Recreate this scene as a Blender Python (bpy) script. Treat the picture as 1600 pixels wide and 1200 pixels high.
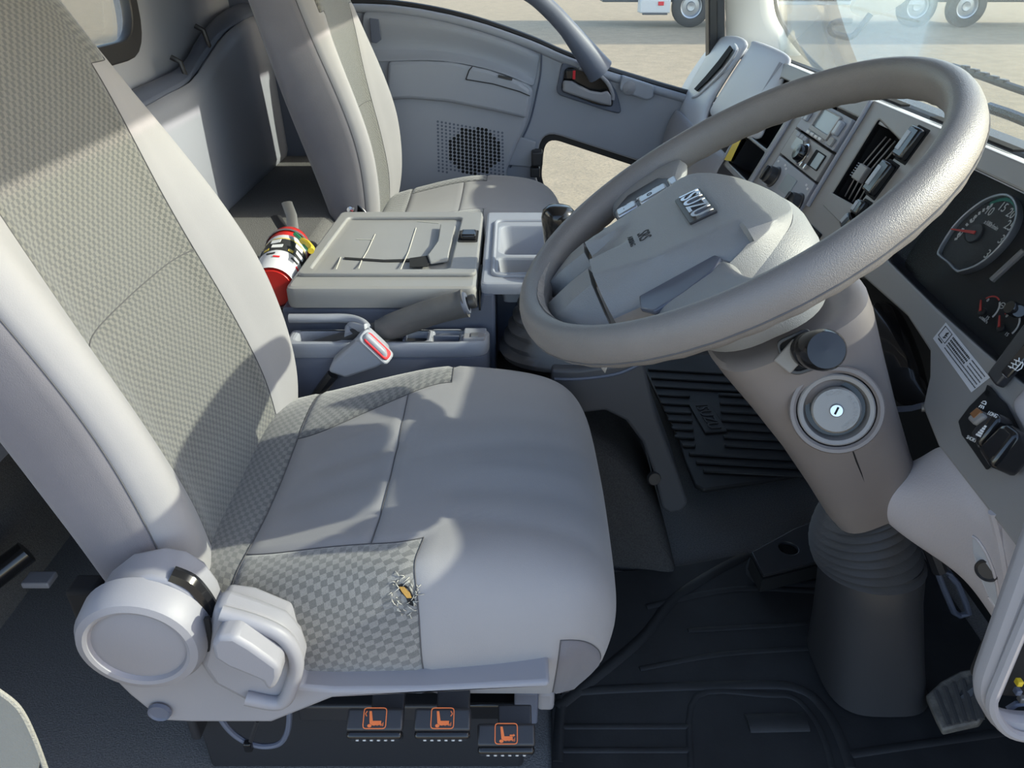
import bpy, bmesh, math, random
from mathutils import Vector, Matrix
random.seed(7)
for o in list(bpy.data.objects): bpy.data.objects.remove(o)
S = bpy.context.scene
COL = S.collection
V = Vector
PI = math.pi
# ---------------------------------------------------------------- camera
FPX, PITCH, CAM = 1176.0, 0.5245, V((-0.116, -0.84, 1.0))
cd = bpy.data.cameras.new('camera'); cam = bpy.data.objects.new('camera', cd); COL.objects.link(cam)
cd.sensor_width = 36.0; cd.lens = 36.0*FPX/1600.0; cd.clip_start = 0.02; cd.clip_end = 300
cam.location = CAM; cam.rotation_euler = (PI/2-PITCH, 0, 0); S.camera = cam
# ---------------------------------------------------------------- world, sun, exposure
SUN_EL, SUN_AZ = math.radians(27.5), math.radians(0.0)      # sun straight ahead of the truck
w = bpy.data.worlds.new('sky'); S.world = w; w.use_nodes = True
nt = w.node_tree; nt.nodes.clear()
sky = nt.nodes.new('ShaderNodeTexSky'); sky.sky_type = 'NISHITA'; sky.sun_disc = False
sky.sun_elevation = SUN_EL; sky.sun_rotation = math.radians(90.0); sky.air_density = 1.0; sky.dust_density = 1.2; sky.ozone_density = 1.2
bg = nt.nodes.new('ShaderNodeBackground'); bg.inputs['Strength'].default_value = 0.54
wo = nt.nodes.new('ShaderNodeOutputWorld')
tn = nt.nodes.new('ShaderNodeMix'); tn.data_type = 'RGBA'; tn.blend_type = 'MULTIPLY'; tn.inputs['Factor'].default_value = 1.0; tn.inputs['B'].default_value = (1.05, 1.0, 0.97, 1)   # thin haze takes some blue out of the sky
nt.links.new(sky.outputs[0], tn.inputs['A']); nt.links.new(tn.outputs['Result'], bg.inputs[0]); nt.links.new(bg.outputs[0], wo.inputs[0])
sl = bpy.data.lights.new('sun', 'SUN'); sl.energy = 6.6; sl.angle = math.radians(0.6); sl.color = (1.0, 0.93, 0.80)
so = bpy.data.objects.new('sun', sl); COL.objects.link(so)
sdir = V((math.cos(SUN_EL)*math.cos(SUN_AZ), math.cos(SUN_EL)*math.sin(SUN_AZ), math.sin(SUN_EL)))
so.rotation_euler = sdir.to_track_quat('Z', 'Y').to_euler(); so.location = (6, 0, 5)
S.view_settings.view_transform = 'Standard'; S.view_settings.look = 'None'
S.view_settings.gamma = 1.0; S.view_settings.use_curve_mapping = False; S.view_settings.exposure = 0.0
# ---------------------------------------------------------------- helpers
_cr, _cu, _cf = V((1,0,0)), V((0, math.sin(PITCH), math.cos(PITCH))), V((0, math.cos(PITCH), -math.sin(PITCH)))
def ray(x, y): return _cf + _cr*((x-800)/FPX) + _cu*((600-y)/FPX)
def at(x, y, ax, v):                       # pixel of the photograph -> point on the real plane ax = v
    d = ray(x, y); i = 'xyz'.index(ax); return CAM + d*((v-CAM[i])/d[i])
def onp(x, y, P, n):                       # pixel -> point on the plane through P with normal n
    d = ray(x, y); return CAM + d*((P-CAM).dot(n)/d.dot(n))

def rnd(c):
    return c if len(c) == 4 else (*c, 1.0)
def mat(name, col, rough=0.6, bump=0.0, bscale=300.0, var=0.0, vscale=6.0, metal=0.0, spec=0.5, sheen=0.0, coat=0.0, emit=None, detail=3.0, dust=None, dustamt=0.0, dscale=9.0):
    m = bpy.data.materials.new(name); m.use_nodes = True
    t = m.node_tree; b = t.nodes['Principled BSDF']
    b.inputs['Base Color'].default_value = rnd(col); b.inputs['Roughness'].default_value = rough
    b.inputs['Metallic'].default_value = metal; b.inputs['Specular IOR Level'].default_value = spec
    if sheen: b.inputs['Sheen Weight'].default_value = sheen; b.inputs['Sheen Roughness'].default_value = 0.45
    if coat: b.inputs['Coat Weight'].default_value = coat; b.inputs['Coat Roughness'].default_value = 0.08
    if emit: b.inputs['Emission Color'].default_value = rnd(emit[0]); b.inputs['Emission Strength'].default_value = emit[1]
    tc = t.nodes.new('ShaderNodeTexCoord')
    base = None
    if var:
        n = t.nodes.new('ShaderNodeTexNoise'); n.inputs['Scale'].default_value = vscale; n.inputs['Detail'].default_value = 6
        t.links.new(tc.outputs['Object'], n.inputs['Vector'])
        mx = t.nodes.new('ShaderNodeMix'); mx.data_type = 'RGBA'
        mx.inputs['A'].default_value = rnd(tuple(c*(1-var) for c in col[:3])); mx.inputs['B'].default_value = rnd(tuple(min(1, c*(1+var)) for c in col[:3]))
        t.links.new(n.outputs['Fac'], mx.inputs['Factor']); base = mx.outputs['Result']
    if dust:
        n = t.nodes.new('ShaderNodeTexNoise'); n.inputs['Scale'].default_value = dscale; n.inputs['Detail'].default_value = 8; n.inputs['Roughness'].default_value = 0.65
        t.links.new(tc.outputs['Object'], n.inputs['Vector'])
        r = t.nodes.new('ShaderNodeMapRange'); r.inputs['From Min'].default_value = 0.45; r.inputs['From Max'].default_value = 0.75; r.inputs['To Max'].default_value = dustamt
        t.links.new(n.outputs['Fac'], r.inputs['Value'])
        mx = t.nodes.new('ShaderNodeMix'); mx.data_type = 'RGBA'
        mx.inputs['A'].default_value = rnd(col); mx.inputs['B'].default_value = rnd(dust)
        if base: t.links.new(base, mx.inputs['A'])
        t.links.new(r.outputs['Result'], mx.inputs['Factor']); base = mx.outputs['Result']
    if base: t.links.new(base, b.inputs['Base Color'])
    if bump:
        n = t.nodes.new('ShaderNodeTexNoise'); n.inputs['Scale'].default_value = bscale; n.inputs['Detail'].default_value = detail
        t.links.new(tc.outputs['Object'], n.inputs['Vector'])
        bp = t.nodes.new('ShaderNodeBump'); bp.inputs['Strength'].default_value = bump; bp.inputs['Distance'].default_value = 0.002
        t.links.new(n.outputs['Fac'], bp.inputs['Height']); t.links.new(bp.outputs['Normal'], b.inputs['Normal'])
    return m

def link(name, me, m=None, parent=None, smooth=True, ang=38):
    o = bpy.data.objects.new(name, me); COL.objects.link(o)
    if m is not None:
        me.materials.clear(); me.materials.append(m)
    if smooth and len(me.polygons):
        me.polygons.foreach_set('use_smooth', [True]*len(me.polygons)); me.set_sharp_from_angle(angle=math.radians(ang))
    if parent is not None: o.parent = parent; o.matrix_parent_inverse = parent.matrix_world.inverted()
    return o
def obj(name, vs, fs, m, parent=None, smooth=True, ang=38, bevel=0, seg=2, sub=0, recalc=True):
    me = bpy.data.meshes.new(name); me.from_pydata([tuple(v) for v in vs], [], fs)
    if recalc:
        b = bmesh.new(); b.from_mesh(me); bmesh.ops.recalc_face_normals(b, faces=b.faces); b.to_mesh(me); b.free()
    me.update()
    o = link(name, me, m, parent, smooth, ang)
    if bevel:
        md = o.modifiers.new('bevel', 'BEVEL'); md.width = bevel; md.segments = seg; md.limit_method = 'ANGLE'; md.angle_limit = math.radians(30)
        if smooth: md.harden_normals = False
    if sub:
        md = o.modifiers.new('subsurf', 'SUBSURF'); md.levels = sub; md.render_levels = sub
    return o
def thing(name, label, cat, loc=(0,0,0), group=None):
    o = bpy.data.objects.new(name, None); COL.objects.link(o); o.location = loc; o.empty_display_size = 0.05
    o['label'] = label; o['category'] = cat
    if group: o['group'] = group
    bpy.context.view_layer.update()
    return o
def tag(o, label, cat, group=None):
    o['label'] = label; o['category'] = cat
    if group: o['group'] = group
    return o
def struct(o, label=None, cat='structure'):
    o['kind'] = 'structure'
    if label: o['label'] = label; o['category'] = cat
    return o
def sroot(name, loc, label, cat):
    o = thing(name, label, cat, loc); o['kind'] = 'structure'; return o
def frame(ez, up=V((0,0,1))):
    ez = V(ez).normalized(); ex = V(up).cross(ez)
    if ex.length < 1e-4: ex = V((1,0,0))
    ex.normalize(); return ex, ez.cross(ex), ez
def rbox(name, c, size, m, parent=None, axes=None, bevel=0.004, seg=3, **k):
    ex, ey, ez = axes or (V((1,0,0)), V((0,1,0)), V((0,0,1)))
    c = V(c); sx, sy, sz = [s/2 for s in size]
    vs = [c+ex*(sx*a)+ey*(sy*b)+ez*(sz*d) for a in (-1,1) for b in (-1,1) for d in (-1,1)]
    fs = [(0,1,3,2),(4,6,7,5),(0,4,5,1),(2,3,7,6),(0,2,6,4),(1,5,7,3)]
    return obj(name, vs, fs, m, parent, bevel=min(bevel, min(size)*0.45), seg=seg, **k)
def prism(name, pts, m, parent=None, d=(0,0,1), bevel=0.0, seg=2, **k):
    # pts: 3-D outline; extruded by the vector d
    d = V(d); n = len(pts); vs = [V(p) for p in pts]+[V(p)+d for p in pts]
    fs = [tuple(range(n)), tuple(range(2*n-1, n-1, -1))]+[(i, (i+1) % n, n+(i+1) % n, n+i) for i in range(n)]
    return obj(name, vs, fs, m, parent, bevel=bevel, seg=seg, **k)
def loft(name, rings, m, parent=None, closed=True, caps=True, loop=False, **k):
    n = len(rings[0]); vs = [V(p) for r in rings for p in r]; fs = []
    R = len(rings)
    for i in range(R if loop else R-1):
        a, b = i*n, ((i+1) % R)*n
        for j in range(n if closed else n-1):
            j2 = (j+1) % n; fs.append((a+j, a+j2, b+j2, b+j))
    if caps and closed and not loop: fs += [tuple(range(n)), tuple(range((R-1)*n, R*n))]
    return obj(name, vs, fs, m, parent, **k)
def cat_rom(pts, n=8, closed=False):
    pts = [V(p) for p in pts]; out = []; N = len(pts)
    for i in range(N if closed else N-1):
        if closed: p0, p1, p2, p3 = pts[(i-1) % N], pts[i], pts[(i+1) % N], pts[(i+2) % N]
        else: p0, p1, p2, p3 = pts[max(i-1,0)], pts[i], pts[i+1], pts[min(i+2, N-1)]
        for k in range(n):
            t = k/n; out.append(0.5*((2*p1)+(p2-p0)*t+(2*p0-5*p1+4*p2-p3)*t*t+(3*p1-p0-3*p2+p3)*t**3))
    if not closed: out.append(pts[-1])
    return out
def tube_rings(pts, r, n=10, closed=False, ell=None, up=None):
    pts = [V(p) for p in pts]; N = len(pts); rings = []; prev = None
    for i, p in enumerate(pts):
        a = pts[(i-1) % N] if closed or i else pts[0]; b = pts[(i+1) % N] if closed or i < N-1 else pts[-1]
        t = (b-a).normalized()
        if up is not None: s = V(up).cross(t).normalized()
        elif prev is None: s = frame(t, V((0.01,0.02,1)))[0]
        else: s = (prev - t*prev.dot(t)).normalized()
        prev = s; q = t.cross(s)
        rr = r[i] if isinstance(r, (list, tuple)) else r
        e = ell or (1, 1)
        rings.append([p+s*(math.cos(2*PI*j/n)*rr*e[0])+q*(math.sin(2*PI*j/n)*rr*e[1]) for j in range(n)])
    return rings
def tube(name, pts, r, m, parent=None, n=10, closed=False, ell=None, up=None, **k):
    return loft(name, tube_rings(pts, r, n, closed, ell, up), m, parent, loop=closed, **k)
def lathe(name, prof, O, axis, m, parent=None, n=32, up=V((0,0,1)), **k):
    ex, ey, ez = frame(axis, up); O = V(O)
    rings = [[O+ez*h+ex*(r*math.cos(2*PI*j/n))+ey*(r*math.sin(2*PI*j/n)) for j in range(n)] for r, h in prof]
    return loft(name, rings, m, parent, **k)
def sheet(name, grid, m, parent=None, thick=0.0, sub=2, **k):
    R, n = len(grid), len(grid[0]); vs = [V(p) for r in grid for p in r]
    fs = [(i*n+j, i*n+j+1, (i+1)*n+j+1, (i+1)*n+j) for i in range(R-1) for j in range(n-1)]
    o = obj(name, vs, fs, m, parent, **k)
    if thick:
        md = o.modifiers.new('solidify', 'SOLIDIFY'); md.thickness = abs(thick); md.offset = -1 if thick > 0 else 1
    if sub:
        md = o.modifiers.new('subsurf', 'SUBSURF'); md.levels = sub; md.render_levels = sub
    return o
def rpoly(pts, r, n=5):
    # rounds the corners of a 2-D polygon; r one radius or one per corner
    out = []; N = len(pts)
    for i, p in enumerate(pts):
        p = V(p).to_2d() if len(p) > 2 else V(p); a = V(pts[i-1]); b = V(pts[(i+1) % N])
        ri = r[i] if isinstance(r, (list, tuple)) else r
        da, db = (a-p), (b-p); la, lb = da.length, db.length
        if ri <= 0: out.append(p.copy()); continue
        da /= la; db /= lb
        k = min(ri, la*0.48, lb*0.48)
        for j in range(n+1):
            t = j/n; out.append((p+da*k)*(1-t)**2 + p*(2*t*(1-t)) + (p+db*k)*t*t)
    return out
def curve_mesh(cu):
    o = bpy.data.objects.new('tmp', cu); COL.objects.link(o)
    dg = bpy.context.evaluated_depsgraph_get(); dg.update()
    me = bpy.data.meshes.new_from_object(o.evaluated_get(dg)); bpy.data.objects.remove(o); bpy.data.curves.remove(cu); return me
def plate(name, outlines, O, eu, ev, depth, m, parent=None, bevel=0.0, back=True, **k):
    # flat plate with holes; front face passes through O, thickness goes to the back (-eu x ev)
    cu = bpy.data.curves.new('tmp', 'CURVE'); cu.dimensions = '2D'; cu.fill_mode = 'BOTH'
    cu.extrude = max(depth/2-bevel, 1e-5); cu.bevel_depth = bevel; cu.bevel_resolution = 1; cu.offset = -bevel
    for pl in outlines:
        sp = cu.splines.new('POLY'); sp.points.add(len(pl)-1); sp.use_cyclic_u = True
        for q, p in zip(sp.points, pl): q.co = (p[0], p[1], 0, 1)
    me = curve_mesh(cu); eu = V(eu).normalized(); ev = V(ev).normalized(); en = eu.cross(ev)
    M = Matrix((eu, ev, en)).transposed().to_4x4(); M.translation = V(O)-en*(depth/2)
    me.transform(M); me.name = name
    return link(name, me, m, parent, **k)
def text(name, s, O, eu, ev, size, m, parent=None, depth=0.0004, align='CENTER', sx=1.0, bold=0.0, shear=0.0):
    cu = bpy.data.curves.new('tmp', 'FONT'); cu.body = s; cu.size = size; cu.extrude = depth; cu.align_x = align; cu.align_y = 'CENTER'; cu.offset = bold; cu.resolution_u = 3; cu.shear = shear
    me = curve_mesh(cu); eu = V(eu).normalized(); ev = V(ev).normalized(); en = eu.cross(ev)
    M = Matrix((eu, ev, en)).transposed().to_4x4(); M.translation = V(O)
    me.transform(M @ Matrix.Diagonal((sx, 1, 1, 1))); me.name = name
    return link(name, me, m, parent, smooth=False)
def join(objs, name=None):
    # merges meshes of pieces too small to pick apart into the first one
    b = bmesh.new(); mats = []
    base = objs[0]
    for o in objs:
        off = len(b.verts); idx = {}
        for i, mm in enumerate(o.data.materials):
            if mm not in mats: mats.append(mm)
            idx[i] = mats.index(mm)
        M = base.matrix_world.inverted() @ o.matrix_world
        vs = [b.verts.new(M @ v.co) for v in o.data.vertices]; b.verts.ensure_lookup_table()
        for p in o.data.polygons:
            try: f = b.faces.new([vs[i] for i in p.vertices]); f.material_index = idx.get(p.material_index, 0); f.smooth = p.use_smooth
            except ValueError: pass
    b.to_mesh(base.data); b.free()
    base.data.materials.clear()
    for mm in mats: base.data.materials.append(mm)
    for o in objs[1:]: bpy.data.objects.remove(o)
    if name: base.name = name
    return base
def copy_tree(o, parent=None):
    c = o.copy(); COL.objects.link(c)
    if parent is not None: c.parent = parent
    for ch in list(o.children): copy_tree(ch, c)
    return c
# ---------------------------------------------------------------- materials
M = {}
M['velour'] = mat('grey_velour', (0.295, 0.287, 0.292), 0.9, bump=0.12, bscale=900, var=0.06, vscale=14, sheen=0.2, spec=0.15)
M['side_velour'] = mat('shaded_brushed_velour', (0.165, 0.158, 0.172), 0.85, bump=0.2, bscale=900, var=0.18, vscale=9, sheen=0.25, spec=0.15)  # darker copy of the velour: shade of the seat sides is in the colour
def weave(name, ca, cb, sq=110.0):
    m = bpy.data.materials.new(name); m.use_nodes = True; t = m.node_tree; b = t.nodes['Principled BSDF']
    b.inputs['Roughness'].default_value = 0.9; b.inputs['Specular IOR Level'].default_value = 0.2; b.inputs['Sheen Weight'].default_value = 0.54
    uv = t.nodes.new('ShaderNodeUVMap'); uv.uv_map = 'UVMap'
    ck = t.nodes.new('ShaderNodeTexChecker'); ck.inputs['Scale'].default_value = sq
    fine = t.nodes.new('ShaderNodeTexChecker'); fine.inputs['Scale'].default_value = sq*7
    fine.inputs['Color1'].default_value = (1,1,1,1); fine.inputs['Color2'].default_value = (0.55,0.55,0.55,1)
    ns = t.nodes.new('ShaderNodeTexNoise'); ns.inputs['Scale'].default_value = 9; ns.inputs['Detail'].default_value = 4
    ck.inputs['Color1'].default_value = rnd(ca); ck.inputs['Color2'].default_value = rnd(cb)
    wob = t.nodes.new('ShaderNodeTexNoise'); wob.inputs['Scale'].default_value = 900
    wv = t.nodes.new('ShaderNodeMix'); wv.data_type = 'VECTOR'; wv.inputs['Factor'].default_value = 0.0022
    t.links.new(uv.outputs[0], wob.inputs['Vector']); t.links.new(uv.outputs[0], wv.inputs['A']); t.links.new(wob.outputs['Color'], wv.inputs['B'])
    for nd in (ck, fine): t.links.new(wv.outputs['Result'], nd.inputs['Vector'])
    t.links.new(uv.outputs[0], ns.inputs['Vector'])
    m1 = t.nodes.new('ShaderNodeMix'); m1.data_type = 'RGBA'; m1.blend_type = 'MULTIPLY'; m1.inputs['Factor'].default_value = 0.55
    t.links.new(ck.outputs['Color'], m1.inputs['A']); t.links.new(fine.outputs['Color'], m1.inputs['B'])
    t.links.new(m1.outputs['Result'], b.inputs['Base Color'])
    bp = t.nodes.new('ShaderNodeBump'); bp.inputs['Strength'].default_value = 0.35; bp.inputs['Distance'].default_value = 0.0015
    t.links.new(fine.outputs['Fac'], bp.inputs['Height']); t.links.new(bp.outputs['Normal'], b.inputs['Normal'])
    return m
M['weave'] = weave('checked_weave', (0.095, 0.096, 0.092), (0.180, 0.176, 0.155), 175)
M['weave_dark'] = weave('checked_weave_cushion', (0.115, 0.116, 0.118), (0.205, 0.202, 0.195), 125)
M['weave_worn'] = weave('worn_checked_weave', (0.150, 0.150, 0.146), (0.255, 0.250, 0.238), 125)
M['thread'] = mat('dark_thread', (0.09,0.088,0.092), 0.9)
M['foam'] = mat('yellow_foam', (0.42,0.24,0.06), 0.95, bump=0.4, bscale=500)
M['fray'] = mat('frayed_thread', (0.50,0.48,0.42), 0.95)
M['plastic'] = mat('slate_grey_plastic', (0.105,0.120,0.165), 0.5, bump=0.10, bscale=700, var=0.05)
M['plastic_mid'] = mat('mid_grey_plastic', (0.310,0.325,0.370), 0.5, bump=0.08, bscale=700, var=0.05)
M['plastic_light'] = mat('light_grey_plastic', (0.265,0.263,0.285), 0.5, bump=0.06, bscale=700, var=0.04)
M['plastic_lid'] = mat('worn_console_plastic', (0.300,0.295,0.285), 0.42, bump=0.10, bscale=900, var=0.10, dust=(0.28,0.27,0.25), dustamt=0.35)
M['plastic_dash'] = mat('dash_plastic', (0.480,0.495,0.540), 0.40, bump=0.12, bscale=900, var=0.04)
M['plastic_bezel'] = mat('warm_dark_bezel', (0.250,0.238,0.230), 0.42, bump=0.08, bscale=800)
M['plastic_knee'] = mat('lower_dash_plastic', (0.460,0.430,0.450), 0.48, bump=0.25, bscale=420, var=0.04)
M['plastic_col'] = mat('column_plastic', (0.190,0.168,0.162), 0.42, bump=0.06, bscale=900, var=0.08, dust=(0.24,0.22,0.2), dustamt=0.25, dscale=14)
M['black'] = mat('black_plastic', (0.030,0.030,0.033), 0.4, bump=0.08, bscale=600)
M['black_gloss'] = mat('gloss_black', (0.012,0.012,0.013), 0.16)
M['void'] = mat('deep_black', (0.006,0.006,0.007), 0.9)
M['rubber'] = mat('black_rubber', (0.045,0.044,0.046), 0.55, bump=0.10, bscale=300, var=0.2, dust=(0.06,0.055,0.05), dustamt=0.5)
M['rear_trim'] = mat('rear_trim_plastic', (0.270,0.280,0.320), 0.5, bump=0.08, bscale=700)
M['housing'] = mat('dark_housing_plastic', (0.066,0.070,0.080), 0.5, bump=0.08, bscale=700)
M['well'] = mat('cluster_well_plastic', (0.050,0.050,0.058), 0.5)
M['grip'] = mat('dusty_grip_rubber', (0.10,0.098,0.098), 0.6, bump=0.1, bscale=500, var=0.1, dust=(0.2,0.19,0.18), dustamt=0.3, dscale=20)
M['gaiter'] = mat('gaiter_rubber', (0.055,0.053,0.054), 0.38, bump=0.08, bscale=300, var=0.2)
M['mat'] = mat('floor_mat_rubber', (0.013,0.0135,0.015), 0.55, bump=0.10, bscale=260, var=0.3, vscale=5, dust=(0.035,0.036,0.038), dustamt=0.6, dscale=5)
M['tunnel'] = mat('tunnel_carpet', (0.055,0.054,0.055), 0.98, bump=0.9, bscale=420, var=0.55, vscale=350, spec=0.1)  # darker copy of the carpet, without the skylight lift
M['carpet'] = mat('skylit_black_carpet', (0.150,0.148,0.146), 0.98, bump=0.9, bscale=420, var=0.55, vscale=350, spec=0.1)  # lightened so the colour carries sky light from the open door
M['leather'] = mat('rim_leatherette', (0.175,0.165,0.160), 0.40, bump=0.30, bscale=1000, var=0.10, vscale=22, detail=1.0)
M['hub'] = mat('hub_pad_plastic', (0.235,0.240,0.245), 0.5, bump=0.28, bscale=900, var=0.05, detail=1.0, dust=(0.24,0.23,0.21), dustamt=0.30, dscale=16)
M['hub_gloss'] = mat('spoke_insert_plastic', (0.10,0.11,0.14), 0.25)
M['worn'] = mat('worn_rim_flake', (0.33,0.30,0.27), 0.8, bump=0.6, bscale=350, var=0.3, vscale=120)
M['chrome'] = mat('chrome', (0.62,0.62,0.64), 0.16, metal=1.0)
M['steel'] = mat('brushed_steel', (0.30,0.295,0.29), 0.6, metal=1.0, bump=0.05, bscale=800)
M['silver'] = mat('satin_silver', (0.42,0.43,0.46), 0.32, metal=0.7)
M['red'] = mat('red_plastic', (0.70,0.035,0.045), 0.55, spec=0.25)
M['red_paint'] = mat('red_paint', (0.60,0.025,0.02), 0.28, coat=0.3)
M['orange'] = mat('orange_print', (0.85,0.20,0.05), 0.6)
M['white'] = mat('white_print', (0.70,0.70,0.70), 0.6)
M['paper'] = mat('white_label_paper', (0.62,0.62,0.65), 0.6)
M['ink'] = mat('black_ink', (0.02,0.02,0.02), 0.7)
M['yellow'] = mat('yellow_plastic', (0.72,0.52,0.03), 0.4)
M['green'] = mat('green_plastic', (0.02,0.30,0.12), 0.4)
M['blue'] = mat('blue_tag', (0.05,0.30,0.62), 0.5)
M['lcd'] = mat('lcd_panel', (0.30,0.34,0.36), 0.25)
M['lens'] = mat('switch_lens', (0.34,0.36,0.40), 0.3)
M['pearl'] = mat('pale_button', (0.55,0.54,0.52), 0.35)
M['teal'] = mat('teal_print', (0.03,0.22,0.16), 0.5)
M['dial'] = mat('dial_face', (0.022,0.022,0.024), 0.6)
M['needle'] = mat('red_needle', (0.62,0.06,0.05), 0.5)
M['cream'] = mat('cream_pillar_trim', (0.82,0.81,0.76), 0.6, bump=0.05, bscale=400)
M['gravel'] = mat('gravel_ground', (0.32,0.255,0.165), 0.95, bump=1.0, bscale=40, var=0.30, vscale=3, detail=8.0, dust=(0.14,0.12,0.095), dustamt=0.9, dscale=34)
M['truck_white'] = mat('white_truck_paint', (0.62,0.62,0.62), 0.4)
M['truck_dark'] = mat('dark_truck_steel', (0.07,0.075,0.085), 0.55)
M['belt'] = mat('grey_seat_belt', (0.27,0.265,0.235), 0.85, bump=0.8, bscale=420)
def glass(name, tint, haze, hc=(0.75,0.78,0.74), ior=1.2):
    m = bpy.data.materials.new(name); m.use_nodes = True; t = m.node_tree; t.nodes.clear()
    o = t.nodes.new('ShaderNodeOutputMaterial'); tr = t.nodes.new('ShaderNodeBsdfTransparent'); tr.inputs[0].default_value = rnd(tint)
    gl = t.nodes.new('ShaderNodeBsdfGlossy'); gl.inputs['Roughness'].default_value = 0.02
    df = t.nodes.new('ShaderNodeBsdfTranslucent'); df.inputs[0].default_value = rnd(hc)
    fr = t.nodes.new('ShaderNodeFresnel'); fr.inputs[0].default_value = ior
    ns = t.nodes.new('ShaderNodeTexNoise'); ns.inputs['Scale'].default_value = 3; ns.inputs['Detail'].default_value = 6
    mr = t.nodes.new('ShaderNodeMapRange'); mr.inputs['From Min'].default_value = 0.3; mr.inputs['From Max'].default_value = 0.75; mr.inputs['To Min'].default_value = haze*0.5; mr.inputs['To Max'].default_value = haze*1.5
    a = t.nodes.new('ShaderNodeMixShader'); b = t.nodes.new('ShaderNodeMixShader')
    t.links.new(ns.outputs['Fac'], mr.inputs['Value']); t.links.new(mr.outputs[0], a.inputs[0]); t.links.new(tr.outputs[0], a.inputs[1]); t.links.new(df.outputs[0], a.inputs[2])
    mu = t.nodes.new('ShaderNodeMath'); mu.operation = 'MULTIPLY'; mu.inputs[1].default_value = 0.45; t.links.new(fr.outputs[0], mu.inputs[0]); t.links.new(mu.outputs[0], b.inputs[0]); t.links.new(a.outputs[0], b.inputs[1]); t.links.new(gl.outputs[0], b.inputs[2]); t.links.new(b.outputs[0], o.inputs[0])
    return m
M['glass'] = glass('side_glass', (0.93,0.95,0.93), 0.03)
M['wind_glass'] = glass('windshield_glass', (0.90,0.94,0.92), 0.025, ior=1.12)
M['cluster_glass'] = glass('cluster_lens', (0.85,0.85,0.85), 0.0, ior=1.06)
# ================================================================ SETTING
XR, YD, YL, ZR = -0.92, 1.55, 1.62, 1.378      # rear wall, door trim, outer skin, roof height
GZ = -0.95
g = obj('ground', [(-40,-30,GZ),(60,-30,GZ),(60,70,GZ),(-40,70,GZ)], [(0,1,2,3)], M['gravel'])
struct(g, 'sunlit sandy gravel yard outside the cab windows', 'ground')
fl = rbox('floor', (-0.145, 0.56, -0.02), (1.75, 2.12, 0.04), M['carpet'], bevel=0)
struct(fl, 'black carpeted cab floor under the driver seat', 'floor')
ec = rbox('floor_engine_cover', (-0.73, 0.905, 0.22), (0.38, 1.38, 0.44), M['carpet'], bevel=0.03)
struct(ec, 'raised black carpeted engine cover behind the seats', 'floor')
# roof and rear wall
XH = 0.50
rf = rbox('ceiling', ((XR+XH)/2-0.02, 0.56, ZR+0.02), (XH-XR+0.04, 2.16, 0.05), M['plastic_light'], bevel=0.01)
struct(rf, 'light grey cab roof above the frame', 'ceiling')
# --- rear wall with its window
def xz(px, py, x): return at(px, py, 'x', x)
lipA = [(120,176),(180,160),(222,140),(262,122),(290,104),(310,66),(332,38),(356,18),(392,4),(430,-8)]
lipB = [(130,205),(205,178),(252,152),(296,128),(322,92),(346,58),(372,36),(402,24),(440,16)]
A3 = [xz(x, y, -0.895) for x, y in lipA]; B3 = [xz(x, y, -0.845) for x, y in lipB]
A3 = [V((-0.895, -0.5, A3[0].z-0.03))]+A3; B3 = [V((-0.845, -0.5, B3[0].z-0.03))]+B3
A3 += [V((-0.895, 1.66, A3[-1].z+0.02))]; B3 += [V((-0.845, 1.66, B3[-1].z+0.01))]
A3 = cat_rom(A3, 4); B3 = cat_rom(B3, 4)
def resamp(P, n):
    L = [0]
    for a, b in zip(P, P[1:]): L.append(L[-1]+(b-a).length)
    out = []; k = 0
    for i in range(n):
        s = L[-1]*i/(n-1)
        while k < len(L)-2 and L[k+1] < s: k += 1
        t = (s-L[k])/max(L[k+1]-L[k], 1e-9); out.append(P[k].lerp(P[k+1], t))
    return out
A3 = resamp(A3, 40); B3 = resamp(B3, 40)
wr = sroot('wall_rear', (XR, 0.56, 0.4), 'dark plastic cab rear wall with a stepped trim lip', 'wall')
# upper steel skin with a rounded window opening
c0 = xz(215, 75, XR); wy1, wz0 = c0.y, c0.z
skin = [(-0.5, 0.3), (1.66, 0.3), (1.66, ZR), (-0.5, ZR)]
hole = rpoly([(-0.25, wz0), (wy1, wz0), (wy1, 1.3), (-0.25, 1.3)], 0.09, 6)
plate('upper_panel', [skin, hole], (XR, 0, 0), (0,1,0), (0,0,1), 0.03, M['plastic_mid'], wr, bevel=0.004)
gr = [A3, [a.lerp(b, 0.35)+V((0.014,0,0.006)) for a, b in zip(A3, B3)], [a.lerp(b, 0.7)+V((0.014,0,0)) for a, b in zip(A3, B3)], B3]
sheet('trim_lip', [list(r) for r in gr], M['plastic'], wr, thick=0.012, sub=1)
bot = [V((-0.835, p.y, 0.42)) for p in B3]
sheet('lower_panel', [list(B3), [p+V((0.012,0,-0.03)) for p in B3], [p.lerp(q, 0.9)+V((0.014,0,0)) for p, q in zip(B3, bot)], bot], M['rear_trim'], wr, thick=0.01, sub=0)
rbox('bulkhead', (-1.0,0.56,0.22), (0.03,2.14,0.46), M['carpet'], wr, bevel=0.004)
rbox('bulkhead_top', (-0.915,0.56,0.430), (0.16,2.14,0.02), M['rear_trim'], wr, bevel=0.004)
tube('lip_edge', A3, 0.006, M['plastic_mid'], wr, n=8)
for px, py in ((272,112),(309,62)):
    p = xz(px, py, -0.875)
    hk = tube('trim_clip', [p+V((0.0,0,0.03)), p+V((0.018,0,0.02)), p+V((0.024,0.002,-0.012)), p+V((0.010,0.002,-0.03))], 0.006, M['black'], wr, n=8)
win = sroot('window_1', (XR, (wy1-0.25)/2, 1.0), 'rear cab window behind the driver seat in a black rubber frame', 'window')
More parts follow.
